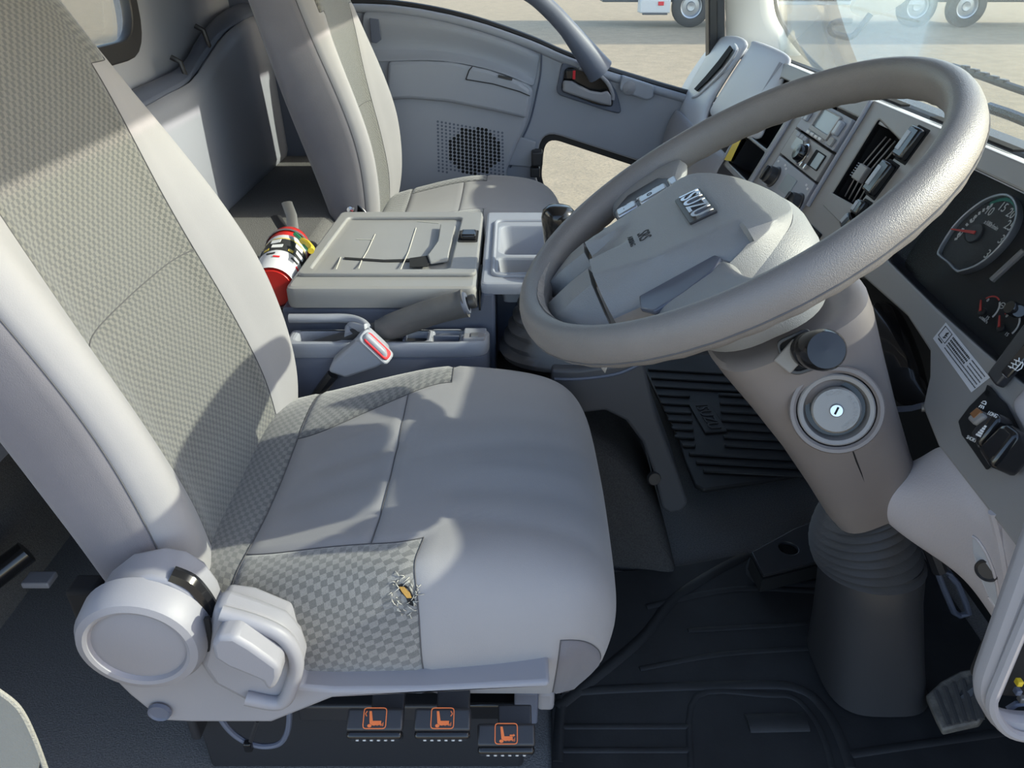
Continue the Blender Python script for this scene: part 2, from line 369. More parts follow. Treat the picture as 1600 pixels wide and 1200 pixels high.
ring_o = rpoly([(-0.265, wz0-0.016), (wy1+0.016, wz0-0.016), (wy1+0.016, 1.316), (-0.265, 1.316)], 0.10, 6)
ring_i = rpoly([(-0.225, wz0+0.022), (wy1-0.022, wz0+0.022), (wy1-0.022, 1.275), (-0.225, 1.275)], 0.075, 6)
plate('window_seal', [ring_o, ring_i], (XR+0.016, 0, 0), (0,1,0), (0,0,1), 0.022, M['black'], win, bevel=0.004)
plate('window_pane', [ring_o], (XR-0.01, 0, 0), (0,1,0), (0,0,1), 0.004, M['glass'], win)
bx = rbox('truck_box_wall', (-2.75, 0.56, 0.75), (0.06, 2.4, 2.6), M['cream'], bevel=0.01)
struct(bx, 'cream cargo box front wall seen through the rear window', 'wall')
# left side wall behind the door
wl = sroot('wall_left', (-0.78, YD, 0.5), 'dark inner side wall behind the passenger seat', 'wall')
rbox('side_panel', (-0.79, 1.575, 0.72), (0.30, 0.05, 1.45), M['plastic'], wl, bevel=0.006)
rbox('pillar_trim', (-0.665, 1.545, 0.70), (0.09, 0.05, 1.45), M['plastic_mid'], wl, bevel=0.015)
# ================================================================ PASSENGER DOOR
dr = sroot('door_1', (-0.1, YD, 0.4), 'grey plastic passenger door trim with upper and lower windows', 'door')
def dp(px, py, y=YD): p = at(px, py, 'y', y); return (-p.x, p.z)       # plate axes: eu=-x, ev=z, normal -y (into the cab)
EU, EV = V((-1,0,0)), V((0,0,1))                                       # eu x ev = (0,1,0)*... checked below
EU = V((1,0,0)); 
def dq(px, py, y=YD): p = at(px, py, 'y', y); return (p.x, p.z)        # with eu=+x, ev=+z the normal is -y
belt_px = [(565,6),(610,8),(655,14),(705,24),(760,39),(830,64),(880,86),(935,107),(1000,127),(1065,146)]
belt = [dq(*p) for p in belt_px]
outer = [(-0.62, 0.08), (0.62, 0.08), (0.62, belt[-1][1]-0.06)]+[b for b in reversed(belt)]+[(-0.62, belt[0][1])]
lw = [dq(838,268), dq(842,208), dq(1000,254), (0.36, 0.385), (0.345, 0.20), (0.03, 0.20)]
lower_hole = rpoly([dq(836,272), dq(846,203), dq(1010,256), (0.42,0.36), (0.40,0.17), (0.02,0.17)], [0.02,0.06,0.02,0.05,0.06,0.05], 6)
plate('door_panel', [outer, lower_hole], (0, YD, 0), EU, EV, 0.045, M['plastic_mid'], dr, bevel=0.006)
inner_ring = rpoly([dq(846,276,1.59), dq(852,214,1.59), dq(1010,266,1.59), (0.405,0.33), (0.39,0.19), (0.035,0.19)], [0.02,0.05,0.02,0.05,0.05,0.05], 6)
big_ring = rpoly([(-0.02-0.04,0.38), (-0.06,0.56), (0.30,0.47), (0.46,0.42), (0.45,0.13), (-0.02,0.13)], 0.05, 6)
plate('window_seal', [big_ring, inner_ring], (0, YD+0.042, 0), EU, EV, 0.02, M['black'], dr, bevel=0.004)
plate('lower_pane', [big_ring], (0, YD+0.060, 0), EU, EV, 0.004, M['glass'], dr)
# belt roll along the window sill
roll = [V((b[0], YD+0.004, b[1]-0.012)) for b in belt]
tube('sill_roll', cat_rom([V((-0.62, YD+0.004, belt[0][1]-0.012))]+roll+[V((0.62, YD+0.004, belt[-1][1]-0.07))], 4), 0.016, M['plastic_mid'], dr, n=14, ell=(0.75, 1.0), up=(0,1,0))
seal = [V((b[0], YD+0.022, b[1]+0.004)) for b in belt]
tube('sill_seal', cat_rom([V((-0.62, YD+0.022, belt[0][1]+0.004))]+seal+[V((0.62, YD+0.022, belt[-1][1]-0.05))], 4), 0.009, M['black'], dr, n=8)
ug = [V((-0.62, YD+0.035, belt[0][1]-0.02))]+[V((b[0], YD+0.035, b[1]-0.02)) for b in belt[1:]]+[V((0.52, YD+0.035, 0.50)), V((0.46, YD-0.02, 1.38)), V((-0.62, YD-0.02, 1.38))]
prism('upper_pane', ug, M['glass'], dr, d=(0, 0.004, 0))
# lower cushion-shaped armrest block with a ledge
arm_px = [(600,90),(650,90),(705,92),(765,104),(812,122),(834,140),(829,168),(822,196),(806,232),(792,266),(780,330),(600,330)]
arm = [V((*at(x, y, 'y', YD-0.03),)) for x, y in arm_px]
arm = [V((-0.60, YD-0.03, arm[0].z))]+arm[1:-2]+[V((-0.13, YD-0.03, 0.12)), V((-0.60, YD-0.03, 0.12))]
prism('armrest_panel', arm, M['plastic_mid'], dr, d=(0, 0.04, 0), bevel=0.012, seg=3)
led_px = [(606,96),(655,95),(706,97),(765,110),(810,127),(829,141),(826,166),(822,186),(770,174),(700,160),(640,155),(602,157)]
led = [V(at(x, y, 'y', YD-0.045)) for x, y in led_px]
prism('armrest_ledge', led, M['plastic_mid'], dr, d=(0, 0.03, 0), bevel=0.010, seg=3)
# hollow between the sill and the armrest ledge
top_px = [(566,14),(610,16),(655,22),(705,33),(760,49),(815,68),(846,84)]
low_px = [(560,96),(606,96),(655,93),(706,95),(765,107),(812,124),(836,138)]
rows = [[], [], [], [], []]
for (xa, ya), (xb, yb) in zip(top_px, low_px):
    for q, (f_, d_) in enumerate(((0.0,-0.002),(0.16,0.026),(0.45,0.012),(0.80,0.004),(1.0,0.040))):
        x_, y_ = xa+(xb-xa)*f_, ya+(yb-ya)*f_
        rows[q].append(at(x_, y_, 'y', YD-d_*(0.15 if xa > 840 else 1.0)-0.002))
sheet('upper_hollow', rows, M['plastic_mid'], dr, thick=-0.004, sub=2)
prism('pillar_pocket', [at(x, y, 'y', YD-0.030) for x, y in ((577,28),(592,30),(596,62),(588,68),(580,66))], M['plastic'], dr, d=(0,0.004,0), bevel=0.0015)
sh = [V(at(x, y, 'y', YD-0.050)) for x, y in ((741,112),(802,128),(806,134),(744,117))]
prism('pull_slot', [V(at(x, y, 'y', YD-0.0465)) for x, y in ((779,117),(801,122),(800,126),(778,121))], M['black'], dr, d=(0, 0.004, 0))
tube('ledge_seam', [V(at(x, y, 'y', YD-0.0462)) for x, y in ((728,124),(733,110),(738,104))], 0.0016, M['black'], dr, n=6)
tube('ledge_seam', [V(at(x, y, 'y', YD-0.0462)) for x, y in ((728,124),(770,131),(812,143),(828,150))], 0.0016, M['black'], dr, n=6)
# speaker grille: a field of dimples with an octagon of open holes
gx0, gx1, gy0, gy1 = 682, 782, 188, 268
spk = sroot('door_speaker', (-0.3, YD-0.03, 0.45), 'perforated speaker grille with round holes in the passenger door', 'speaker')
holes, dims = [], []
for j in range(15):
    for i in range(17):
        px = 684+i*6.3+0.12*j; py = 190+j*5.5+i*1.1
        if py > 268+i*0.6: continue
        inside = abs(px-741) < 40 and abs(py-236) < 36 and abs(px-741)+abs(py-236) < 54
        p = at(px, py, 'y', YD-0.0305)
        (holes if inside else dims).append(p)
def disc(b, c, r, n=8, ny=-1, h=0.0):
    vs = [b.verts.new((c.x+r*math.cos(2*PI*k/n), c.y, c.z+r*math.sin(2*PI*k/n))) for k in range(n)]
    b.faces.new(vs)
def discs(name, pts, r, m, par, ring=False):
    vs, fs = [], []
    for c in pts:
        k0 = len(vs)
        for k in range(8): vs.append((c.x+r*math.cos(2*PI*k/8), c.y, c.z+r*math.sin(2*PI*k/8)))
        if ring:
            for k in range(8): vs.append((c.x+r*1.45*math.cos(2*PI*k/8), c.y+0.0012, c.z+r*1.45*math.sin(2*PI*k/8)))
            for k in range(8): fs.append((k0+k, k0+(k+1) % 8, k0+8+(k+1) % 8, k0+8+k))
        fs.append(tuple(range(k0, k0+8)))
    return obj(name, vs, fs, m, par)
for c in holes: discs('grille_hole', [c], 0.0052, M['void'], spk)
dm = discs('grille_dimples', dims, 0.0036, M['plastic'], spk); dm['kind'] = 'stuff'
# hinge-side trim lines around the door handle
ln = [V(at(x, y, 'y', YD-0.001)) for x, y in ((846,80),(845,110),(840,140),(828,190),(812,225),(797,262))]
tube('panel_seam', cat_rom(ln, 5), 0.003, M['plastic'], dr, n=6)
prism('latch_cover', [V(at(x, y, 'y', YD-0.012)) for x, y in ((812,214),(838,222),(830,262),(792,258))], M['plastic_mid'], dr, d=(0, 0.02, 0), bevel=0.003)
lk = sroot('window_latch', tuple(at(838,252,'y',YD-0.02)), 'small black latch block at the corner of the lower door window', 'latch')
c = at(839,246,'y',YD-0.02); rbox('latch_block', c, (0.035,0.05,0.045), M['black'], lk, bevel=0.006)
c = at(836,268,'y',YD-0.02); rbox('latch_foot', c, (0.03,0.035,0.03), M['black'], lk, bevel=0.004)
# door handle
dh = sroot('door_handle', tuple(at(918,135,'y',YD-0.01)), 'recessed inside door handle with a red lock marker', 'handle')
bz_o = rpoly([dq(878,97), dq(890,98), dq(935,110), dq(962,138), dq(972,178), dq(945,172), dq(868,146)], [0.02,0.01,0.03,0.03,0.02,0.02,0.02], 5)
bz_i = rpoly([dq(884,105), dq(900,106), dq(934,118), dq(954,140), dq(957,167), dq(930,162), dq(877,141)], [0.015,0.01,0.03,0.03,0.015,0.015,0.015], 5)
plate('handle_bezel', [bz_o, bz_i], (0, YD-0.010, 0), EU, EV, 0.02, M['plastic'], dh, bevel=0.004)
plate('handle_cup', [bz_i], (0, YD-0.002, 0), EU, EV, 0.004, M['black_gloss'], dh)
prism('handle_lever', [at(x, y, 'y', YD-0.034) for x, y in ((880,126),(894,127),(906,134),(922,142),(940,145),(950,142),(955,150),(956,166),(940,163),(905,152),(879,143))], M['plastic_light'], dh, d=(0,0.016,0), bevel=0.006, seg=3)
tube('handle_arc', cat_rom([at(x, y, 'y', YD-0.022) for x, y in ((905,106),(930,114),(948,128),(957,146),(957,156))], 5), 0.006, M['plastic_light'], dh, n=10)
c = at(891,116,'y',YD-0.018); rbox('lock_knob', c, (0.028,0.02,0.028), M['black_gloss'], dh, bevel=0.004)
c = at(897,117,'y',YD-0.029); rbox('lock_marker', c, (0.008,0.004,0.024), M['red'], dh, bevel=0.001)
cv = rpoly([dq(970,116), dq(1020,132), dq(1019,152), dq(1008,155), dq(966,139)], [0.008,0.01,0.02,0.02,0.01], 4)
plate('switch_blank', [cv], (0, YD-0.024, 0), EU, EV, 0.028, M['plastic_mid'], dr, bevel=0.005)
lathe('blank_dimple', [(0.0,0.004),(0.016,0.003),(0.020,0.0)], at(983,138,'y',YD-0.024), (0,-1,0), M['plastic_light'], dr, n=16)
# arched grab handle over the sill
gh = sroot('grab_handle', tuple(at(900,60,'y',YD)), 'arched dark grey grab handle across the passenger window', 'handle')
gp = [at(x, y, 'y', v) for x, y, v in ((938,112,1.52),(914,80,1.505),(886,44,1.49),(858,14,1.485),(830,-10,1.48),(785,-34,1.485),(730,-52,1.50))]
gr_ = [0.038,0.030,0.023,0.022,0.022,0.022,0.024]
gpp = cat_rom(gp, 6); rad = [gr_[min(int(i/6), 5)]*(1-(i % 6)/6)+gr_[min(int(i/6)+1, 6)]*((i % 6)/6) for i in range(len(gpp))]
tube('grab_bar', gpp, rad, M['plastic'], gh, n=14, ell=(0.9, 1.1))
# front edge of the door and pillar, quarter seals
tr = sroot('trim_1', (0.46, YD, 0.9), 'black window seal strip and cream windshield pillar trim', 'trim')
prism('glass_channel', [V(at(x, y, 'y', YD-0.005)) for x, y in ((1105,-400),(1118,-400),(1122,118),(1108,112))], M['black'], tr, d=(0,0.05,0), bevel=0.004)
prism('door_edge', [V(at(x, y, 'y', YD+0.01)) for x, y in ((1118,-400),(1131,-400),(1134,70),(1120,110))], M['truck_dark'], tr, d=(0,0.05,0), bevel=0.004)
pl = [[at(1129,-420,'y',1.56), at(1215,-420,'y',1.50)], [at(1129,-100,'y',1.56), at(1212,-100,'y',1.50)], [at(1130,0,'y',1.56), at(1208,0,'y',1.50)], [at(1131,30,'y',1.56), at(1216,32,'y',1.49)], [at(1132,52,'y',1.56), at(1236,58,'y',1.47)], [at(1131,75,'y',1.56), at(1268,90,'y',1.44)]]
gridp = [[a, a.lerp(b, 0.33)+V((-0.01,-0.03,0)), a.lerp(b, 0.7)+V((-0.005,-0.03,0)), b] for a, b in pl]
sheet('pillar_cover', gridp, M['cream'], tr, thick=-0.01, sub=2)
# ================================================================ WINDSHIELD
WB, WT = V((0.66,0,0.724)), V((XH+0.03,0,ZR))
ws = sroot('window_2', (0.6, 0.56, 1.0), 'dusty windshield above the dash', 'window')
y0, y1 = -0.46, 1.57
def wpt(y, t): 
    k = ((y-0.56)/1.05)**2
    return WB.lerp(WT, t)+V((-0.02*k, y, 0))
ys = [y0+(y1-y0)*i/10 for i in range(11)]
sheet('windshield_pane', [[wpt(y, 0) for y in ys], [wpt(y, 1) for y in ys]], M['wind_glass'], ws, thick=0.005, sub=0)
tube('windshield_seal', [wpt(y, 0)+V((-0.006,0,0.004)) for y in ys], 0.011, M['black'], ws, n=8)
sd = [at(x, y, 'y', v) for x, y, v in ((1212,-300,1.55),(1210,-60,1.55),(1212,0,1.54),(1222,36,1.50),(1246,72,1.44),(1278,106,1.36),(1310,137,1.26))]
tube('side_seal', cat_rom(sd, 5), 0.007, M['black'], ws, n=8)
# ================================================================ YARD: parked truck, added shade building
ptr = thing('parked_truck', 'white flatbed truck parked across the gravel yard', 'truck', (7, 23.5, GZ))
def wheel_prof(r, w): return [(r*0.30,-w*0.30),(r*0.52,-w*0.34),(r*0.60,-w*0.5),(r*0.94,-w*0.48),(r,-w*0.36),(r,w*0.4),(r*0.5,w*0.5)]
for wx in (4.95, 11.35, 12.75):
    ty = lathe('tyre', [(0.30,-0.10),(0.33,-0.15),(0.48,-0.15),(0.53,-0.10),(0.53,0.12),(0.48,0.15),(0.32,0.15),(0.30,0.10)], (wx,23.0,GZ+0.53), (0,-1,0), M['rubber'], ptr, n=28, caps=False)
    rim = lathe('wheel_rim', [(0.0,0.06),(0.11,0.07),(0.13,0.03),(0.24,0.02),(0.27,0.09),(0.31,0.10),(0.31,-0.1),(0.0,-0.1)], (wx,23.0,GZ+0.53), (0,-1,0), M['silver'], ty, n=24)
rbox('chassis', (9.0,24.0,GZ+0.75), (13,1.0,0.28), M['truck_dark'], ptr, bevel=0.02)
rbox('cab', (4.6,24.1,GZ+1.75), (2.0,2.3,1.7), M['truck_white'], ptr, bevel=0.12)
rbox('cab_step', (3.9,22.95,GZ+0.55), (0.85,0.5,0.35), M['truck_white'], ptr, bevel=0.03)
rbox('step_tread', (3.9,22.70,GZ+0.36), (0.7,0.1,0.05), M['truck_dark'], ptr, bevel=0.01)
rbox('marker_lamp', (4.05,22.69,GZ+0.62), (0.16,0.03,0.10), M['red'], ptr, bevel=0.01)
rbox('fuel_tank', (6.6,23.1,GZ+0.68), (1.4,0.6,0.5), M['silver'], ptr, bevel=0.08)
rbox('side_rail', (9.2,22.9,GZ+0.62), (4.6,0.06,0.09), M['truck_white'], ptr, bevel=0.01)
rbox('flat_bed', (10.3,24.0,GZ+1.05), (9.0,2.4,0.16), M['truck_dark'], ptr, bevel=0.02)
rbox('cargo_box', (10.8,24.0,GZ+1.95), (8.2,2.4,1.6), M['truck_dark'], ptr, bevel=0.03)
bl = rbox('shade_building', (30, 21.5, GZ+9), (12, 6.0, 18), M['cream'], bevel=0.1)  # out of view, put there to throw the shadow band across the yard
struct(bl, 'unseen building added ahead to cast the shade band on the gravel', 'building')

wrt = sroot('wall_right', (-0.78,-0.50,0.7), 'driver side cab pillar and roof rail round the open door', 'wall')
rbox('rear_pillar', (-0.99,-0.505,0.70), (0.10,0.05,1.42), M['plastic_mid'], wrt, bevel=0.01)
rbox('roof_rail', (-0.2,-0.505,1.355), (1.5,0.05,0.09), M['plastic_mid'], wrt, bevel=0.01)
od = sroot('door_2', (0.60,-0.52,0.7), 'open driver door swung forward beyond the right of the frame', 'door')
da = V((0.42,-0.90,0)).normalized()
rbox('door_shell', V((0.60,-0.54,0.42))+da*0.5, (0.98,0.06,0.80), M['plastic_mid'], od, axes=(da, V((0,0,1)).cross(da), V((0,0,1))), bevel=0.02)
rbox('door_window_frame', V((0.60,-0.54,1.34))+da*0.5, (0.98,0.04,0.06), M['black'], od, axes=(da, V((0,0,1)).cross(da), V((0,0,1))), bevel=0.01)
# ================================================================ SEATS
def cage_parts(rows, face_tag, parts, parent, closed=False, levels=2, groove=0.0024, uvscale=1.0, seam_r=0.0007, disp=None, tags_groove=True, skip=None):
    """rows: grid of points; face_tag(i,j)->part key; parts: key -> (object name, material). Catmull-Clark
    smooths the whole skin, then every panel of the cover becomes a mesh of its own with a stitched seam."""
    R, n = len(rows), len(rows[0]); vs = [V(p) for r in rows for p in r]
    fs, tg = [], []
    keys = list(parts)
    for i in range(R-1):
        for j in range(n if closed else n-1):
            if skip and skip(i, j): continue
            j2 = (j+1) % n
            fs.append((i*n+j, i*n+j2, (i+1)*n+j2, (i+1)*n+j)); tg.append(keys.index(face_tag(i, j)))
    me = bpy.data.meshes.new('cage'); me.from_pydata([tuple(v) for v in vs], [], fs)
    for p, t in zip(me.polygons, tg): p.material_index = t
    for k in keys: me.materials.append(None)
    # arc-length UVs: u across, v along
    mid = n//2
    vlen = [[0]*n for _ in range(R)]; ulen = [[0]*(n+1) for _ in range(R)]
    for i in range(R):
        for j in range(n):
            if i: vlen[i][j] = vlen[i-1][j]+(V(rows[i][j])-V(rows[i-1][j])).length
            ulen[i][j+1] = ulen[i][j]+(V(rows[i][(j+1) % n])-V(rows[i][j])).length
    uvl = me.uv_layers.new(name='UVMap')
    k = 0
    for i in range(R-1):
        for j in range(n if closed else n-1):
            if skip and skip(i, j): continue
            for (a, b) in ((i, j), (i, j+1), (i+1, j+1), (i+1, j)):
                uvl.data[k].uv = ((ulen[a][b]-ulen[a][mid])*uvscale, vlen[a][min(b, n-1) if not closed else b % n]*uvscale); k += 1
    o = bpy.data.objects.new('cage', me); COL.objects.link(o)
    md = o.modifiers.new('s', 'SUBSURF'); md.levels = levels; md.render_levels = levels; md.uv_smooth = 'NONE'
    dg = bpy.context.evaluated_depsgraph_get(); dg.update()
    m2 = bpy.data.meshes.new_from_object(o.evaluated_get(dg)); bpy.data.objects.remove(o)
    b = bmesh.new(); b.from_mesh(m2); b.verts.ensure_lookup_table(); b.normal_update()
    # orientation: make the skin face outwards from its centroid
    cen = sum((v.co for v in b.verts), V())/len(b.verts)
    if sum(f.normal.dot(f.calc_center_median()-cen) for f in b.faces) < 0:
        bmesh.ops.reverse_faces(b, faces=b.faces); b.normal_update()
    seam = [e for e in b.edges if len(e.link_faces) == 2 and e.link_faces[0].material_index != e.link_faces[1].material_index]
    if disp:
        for v in b.verts: v.co.z += disp(v.co)
        b.normal_update()
    sv = {v for e in seam for v in e.verts}
    nrm = {v: v.normal.copy() for v in sv}
    near = {}
    for v in sv:
        for e in v.link_edges:
            ov = e.other_vert(v)
            if ov not in sv: near[ov] = ov.normal.copy()
    for v in sv: v.co -= nrm[v]*groove
    for v, nn in near.items(): v.co += nn*groove*0.15
    b.normal_update()
    out = {}
    uvlay = b.loops.layers.uv.active
    for ki, key in enumerate(keys):
        fsel = [f for f in b.faces if f.material_index == ki]
        if not fsel: continue
        idx = {}; vv = []; ff = []; uvs = []; nn = []
        for f in fsel:
            t = []
            for l in f.loops:
                if l.vert not in idx: idx[l.vert] = len(vv); vv.append(tuple(l.vert.co)); nn.append(tuple(l.vert.normal))
                t.append(idx[l.vert]); uvs.append(tuple(l[uvlay].uv))
            ff.append(t)
        pm = bpy.data.meshes.new(parts[key][0]); pm.from_pydata(vv, [], ff)
        ul = pm.uv_layers.new(name='UVMap')
        for q, uvv in enumerate(uvs): ul.data[q].uv = uvv
        pm.update()
        po = link(parts[key][0], pm, parts[key][1], parent, smooth=True, ang=70)
        if len(parts[key]) > 2: po['label'] = parts[key][2]
        out[key] = po
    # stitched seams: thin dark cords along the joints, one object per panel pair chain
    chains = []; left = set(seam)
    adj = {}
    for e in seam:
        for v in e.verts: adj.setdefault(v, []).append(e)
    while left:
        e = next((x for x in left if any(len(adj[v]) != 2 for v in x.verts)), None) or next(iter(left))
        v0 = next((v for v in e.verts if len(adj[v]) != 2), e.verts[0]); ch = [v0]; cur = v0
        while e is not None and e in left:
            left.discard(e); cur = e.other_vert(cur); ch.append(cur)
            e = next((x for x in adj[cur] if x in left), None) if len(adj[cur]) == 2 else None
        chains.append([v.co+nrm[v]*(groove*0.25) for v in ch])
    for ch in chains:
        if len(ch) > 3: tube('seam', ch, seam_r, M['thread'], parent, n=5)
    b.free(); bpy.data.meshes.remove(m2); bpy.data.meshes.remove(me)
    return out
def mirror_row(half, yc=0.0):
    # half: list of (x, y<0, z) from near edge to the middle (last has y = 0)
    return half + [(x, -y, z) for x, y, z in reversed(half[:-1])]
def cushion_rows(driver=True):
    SN = {2:0.190,3:0.200,4:0.213,5:0.220}; SF = {2:0.040,3:0.090,4:0.137,5:0.180}
    rows = []
    prof = [(-0.535,0.335,0.92),(-0.500,0.372,0.96),(-0.428,0.386,1.0),(-0.345,0.408,1.0),(-0.268,0.424,1.0),(-0.215,0.428,1.0),(-0.120,0.424,1.0),(-0.055,0.412,1.0),(-0.008,0.385,0.985),(0.016,0.330,0.955),(0.012,0.268,0.93),(-0.045,0.222,0.90)]
    for i, (x, t, k) in enumerate(prof):
        z0 = 0.188; front = max(0, i-7)
        h = t-z0
        cz = 0.016 if 2 <= i <= 6 else 0.006                # bolsters stand a little proud of the middle
        xs = [-0.050,-0.040,-0.022,-0.010] if i >= 8 else [0,0,0,0]
        f = min(front, 3)/3.0
        half = [(x+xs[0]*(1 if i >= 8 else 0), -0.222*k, z0+h*0.03),
                (x+xs[1], -0.243*k, z0+h*0.40),
                (x+xs[2], -0.246*k, z0+h*0.70),
                (x+xs[3], -0.228*k, z0+h*0.955),
                (x+xs[3]*0.4, -0.180*k, t+cz*0.45),
                (x, -0.148*k if i < 5 else -0.135*k, t+cz*0.05),
                (x+0.003*f, -0.070*k, t-0.004*(1-f)),
                (x+0.005*f, 0.0, t-0.006*(1-f))]
        row = mirror_row(half)
        if driver:
            # the worn cover has crept: the near seam sits at the edge, the far seam runs at a slant
            yn, yf = SN.get(i, 0.150*k), SF.get(i, 0.10 if i < 2 else 0.150*k)
            row[5] = (row[5][0], -yn, row[5][2]+(0.004 if i in SN else 0)); row[9] = (row[9][0], yf, row[9][2])
            row[4] = (row[4][0]-(0.012 if i == 5 else 0), -(yn+0.228*k)/2, row[4][2]); row[10] = (row[10][0], (yf+0.228*k)/2, row[10][2])
            if i == 5:
                for q in range(6): row[q] = (row[q][0]-0.010, row[q][1], row[q][2])
            fl = (1.0, 1.0, 1.0, 1.0, 1.0, 1.0, 0.85, 0.6, 0.3, 0.1, 0.0, 0.0)[i]       # the sat-on near edge has spread outwards
            row[0] = (row[0][0], row[0][1]-0.030*fl, row[0][2]+0.042*fl)
            row[1] = (row[1][0], row[1][1]-0.036*fl, row[1][2]+0.020*fl)
            row[2] = (row[2][0], row[2][1]-0.038*fl, row[2][2]-h*0.04*fl)
            row[3] = (row[3][0], row[3][1]-0.040*fl, row[3][2]-h*0.03*fl)
            row[4] = (row[4][0], -(yn+0.275*k)/2, row[4][2]+0.004)
            for q, f_ in ((6, 0.27), (7, 0.52), (8, 0.76)): row[q] = (row[q][0], -yn+(yn+yf)*f_, row[q][2])
        rows.append(row)
    return rows
def creases(p):
    # soft wrinkles pressed into the worn cushion cover
    d = 0
    for (x0, y0, x1, y1, w_, a_) in ((-0.37,-0.02,-0.25,0.01,0.014,-0.0030),(-0.40,-0.09,-0.30,-0.06,0.020,-0.0030),(-0.24,-0.02,-0.02,0.03,0.016,-0.0022),(-0.20,-0.10,0.0,-0.09,0.018,-0.0024),(-0.18,-0.16,-0.02,-0.17,0.016,-0.0026),(-0.22,0.06,-0.06,0.085,0.018,-0.0016),(-0.36,0.03,-0.28,0.05,0.012,0.0020),(-0.16,-0.055,-0.03,-0.045,0.014,0.0018),(-0.38,-0.14,-0.28,-0.15,0.02,-0.002)):
        ax_, ay_ = x1-x0, y1-y0; t_ = max(0, min(1, ((p.x-x0)*ax_+(p.y-y0)*ay_)/(ax_*ax_+ay_*ay_)))
        dd = math.hypot(p.x-x0-ax_*t_, p.y-y0-ay_*t_); d += a_*math.exp(-(dd/w_)**2)
    return d if p.z > 0.36 else 0
def make_seat(loc, name, label, group, lean=0.0, driver=True):
    t = thing(name, label, 'seat', loc, group)
    rows = [[V(p)+V(loc) for p in r] for r in cushion_rows(driver)]
    n = len(rows[0])
    def ctag(i, j):
        jj = j if j <= 6 else 13-j
        if i < 2: return 'rear'
        if i < 5 and jj <= 4: return 'bol_n' if j <= 6 else 'bol_f'
        if i < 4: return 'mid'
        if i >= 7 and jj <= 1: return 'side_n' if j <= 6 else 'side_f'
        return 'front'
    cage_parts(rows, ctag, {'mid': ('cushion_center', M['velour']), 'front': ('cushion_front', M['velour']),
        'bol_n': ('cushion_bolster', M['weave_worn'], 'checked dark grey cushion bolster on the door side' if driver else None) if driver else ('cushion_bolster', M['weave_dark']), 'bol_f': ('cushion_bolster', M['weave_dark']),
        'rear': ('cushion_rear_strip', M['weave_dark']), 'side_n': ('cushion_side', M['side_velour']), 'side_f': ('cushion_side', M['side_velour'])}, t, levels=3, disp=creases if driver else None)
    # backrest: a closed skin around the lean profile
    #        z      x_in    x_crest x_out  w_in  w_cr  w_out  x_back
    P = [(0.330,-0.478,-0.462,-0.484,0.145,0.200,0.232,-0.575),
         (0.385,-0.486,-0.450,-0.478,0.150,0.208,0.243,-0.590),
         (0.440,-0.494,-0.445,-0.484,0.150,0.212,0.247,-0.600),
         (0.500,-0.512,-0.450,-0.490,0.150,0.214,0.248,-0.618),
         (0.575,-0.538,-0.464,-0.505,0.150,0.215,0.247,-0.642),
         (0.640,-0.562,-0.488,-0.527,0.149,0.214,0.245,-0.664),
         (0.720,-0.586,-0.528,-0.566,0.148,0.210,0.240,-0.690),
         (0.800,-0.604,-0.574,-0.612,0.152,0.200,0.231,-0.714),
         (0.880,-0.624,-0.622,-0.656,0.158,0.186,0.217,-0.738),
         (0.960,-0.656,-0.664,-0.694,0.150,0.174,0.203,-0.764),
         (1.030,-0.690,-0.702,-0.724,0.135,0.160,0.188,-0.785),
         (1.085,-0.722,-0.728,-0.745,0.115,0.140,0.165,-0.795),
         (1.105,-0.752,-0.755,-0.762,0.080,0.100,0.120,-0.785)]
    rows = []
    for (z, xi, xc, xo, wi, wc_, wo_, xb) in P:
        s = lean*(z-0.43)
        xb -= s*0.75
        half = [(xb, -0.001, z), (xb, -wo_*0.62, z), (xb+0.022, -wo_*0.96, z), (xo*0.42+xb*0.58, -wo_*1.015, z), (xo, -wo_*0.995, z), (xc, -wc_, z), (xi, -wi, z), (xi-0.006, -wi*0.5, z), (xi-0.008, 0, z)]
        row = [(x+s, y, zz) for x, y, zz in half]+[(x+s, -y, zz) for x, y, zz in reversed(half[1:-1])]
        rows.append([V(p)+V(loc) for p in row])
    # ring: 0 back mid,1,2,3 side,4 outer seam,5 crest,6 inner seam,7,8 mid,9,10 inner seam,11 crest,12 outer,13,14,15
    def btag(i, j):
        if 6 <= j <= 9: return 'low' if i < 5 else 'up'
        if i >= 8 and 5 <= j <= 10: return 'up'
        if j in (4, 5): return 'bn'
        if j in (10, 11): return 'bf'
        return 'back'
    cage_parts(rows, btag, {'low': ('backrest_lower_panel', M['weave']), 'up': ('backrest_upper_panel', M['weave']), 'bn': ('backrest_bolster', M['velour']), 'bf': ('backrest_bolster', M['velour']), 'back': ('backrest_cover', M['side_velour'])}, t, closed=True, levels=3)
    # seat pan and runners underneath
    lx, ly, lz = loc
    rbox('seat_pan', (lx-0.27, ly, lz+0.200), (0.46, 0.42, 0.045), M['black'], t, bevel=0.008)
    rbox('sun_block_plate', (lx-0.53, ly-0.03, lz+0.22), (0.012, 0.38, 0.24), M['black'], t, bevel=0.004)  # unseen plate added to keep a sliver of sun off the bulkhead
    for s in (-1, 1): rbox('seat_runner', (lx-0.32, ly+s*0.17, lz+0.08), (0.44, 0.045, 0.16), M['black'], t, bevel=0.006)
    return t
ds = make_seat((0,0,0), 'driver_seat', 'worn grey driver seat with checked centre panel and torn side bolster', 'velour cab seats')
ps = make_seat((0.02,1.176,0), 'passenger_seat', 'grey passenger seat beyond the centre console by the far door', 'velour cab seats', lean=0.16, driver=False)
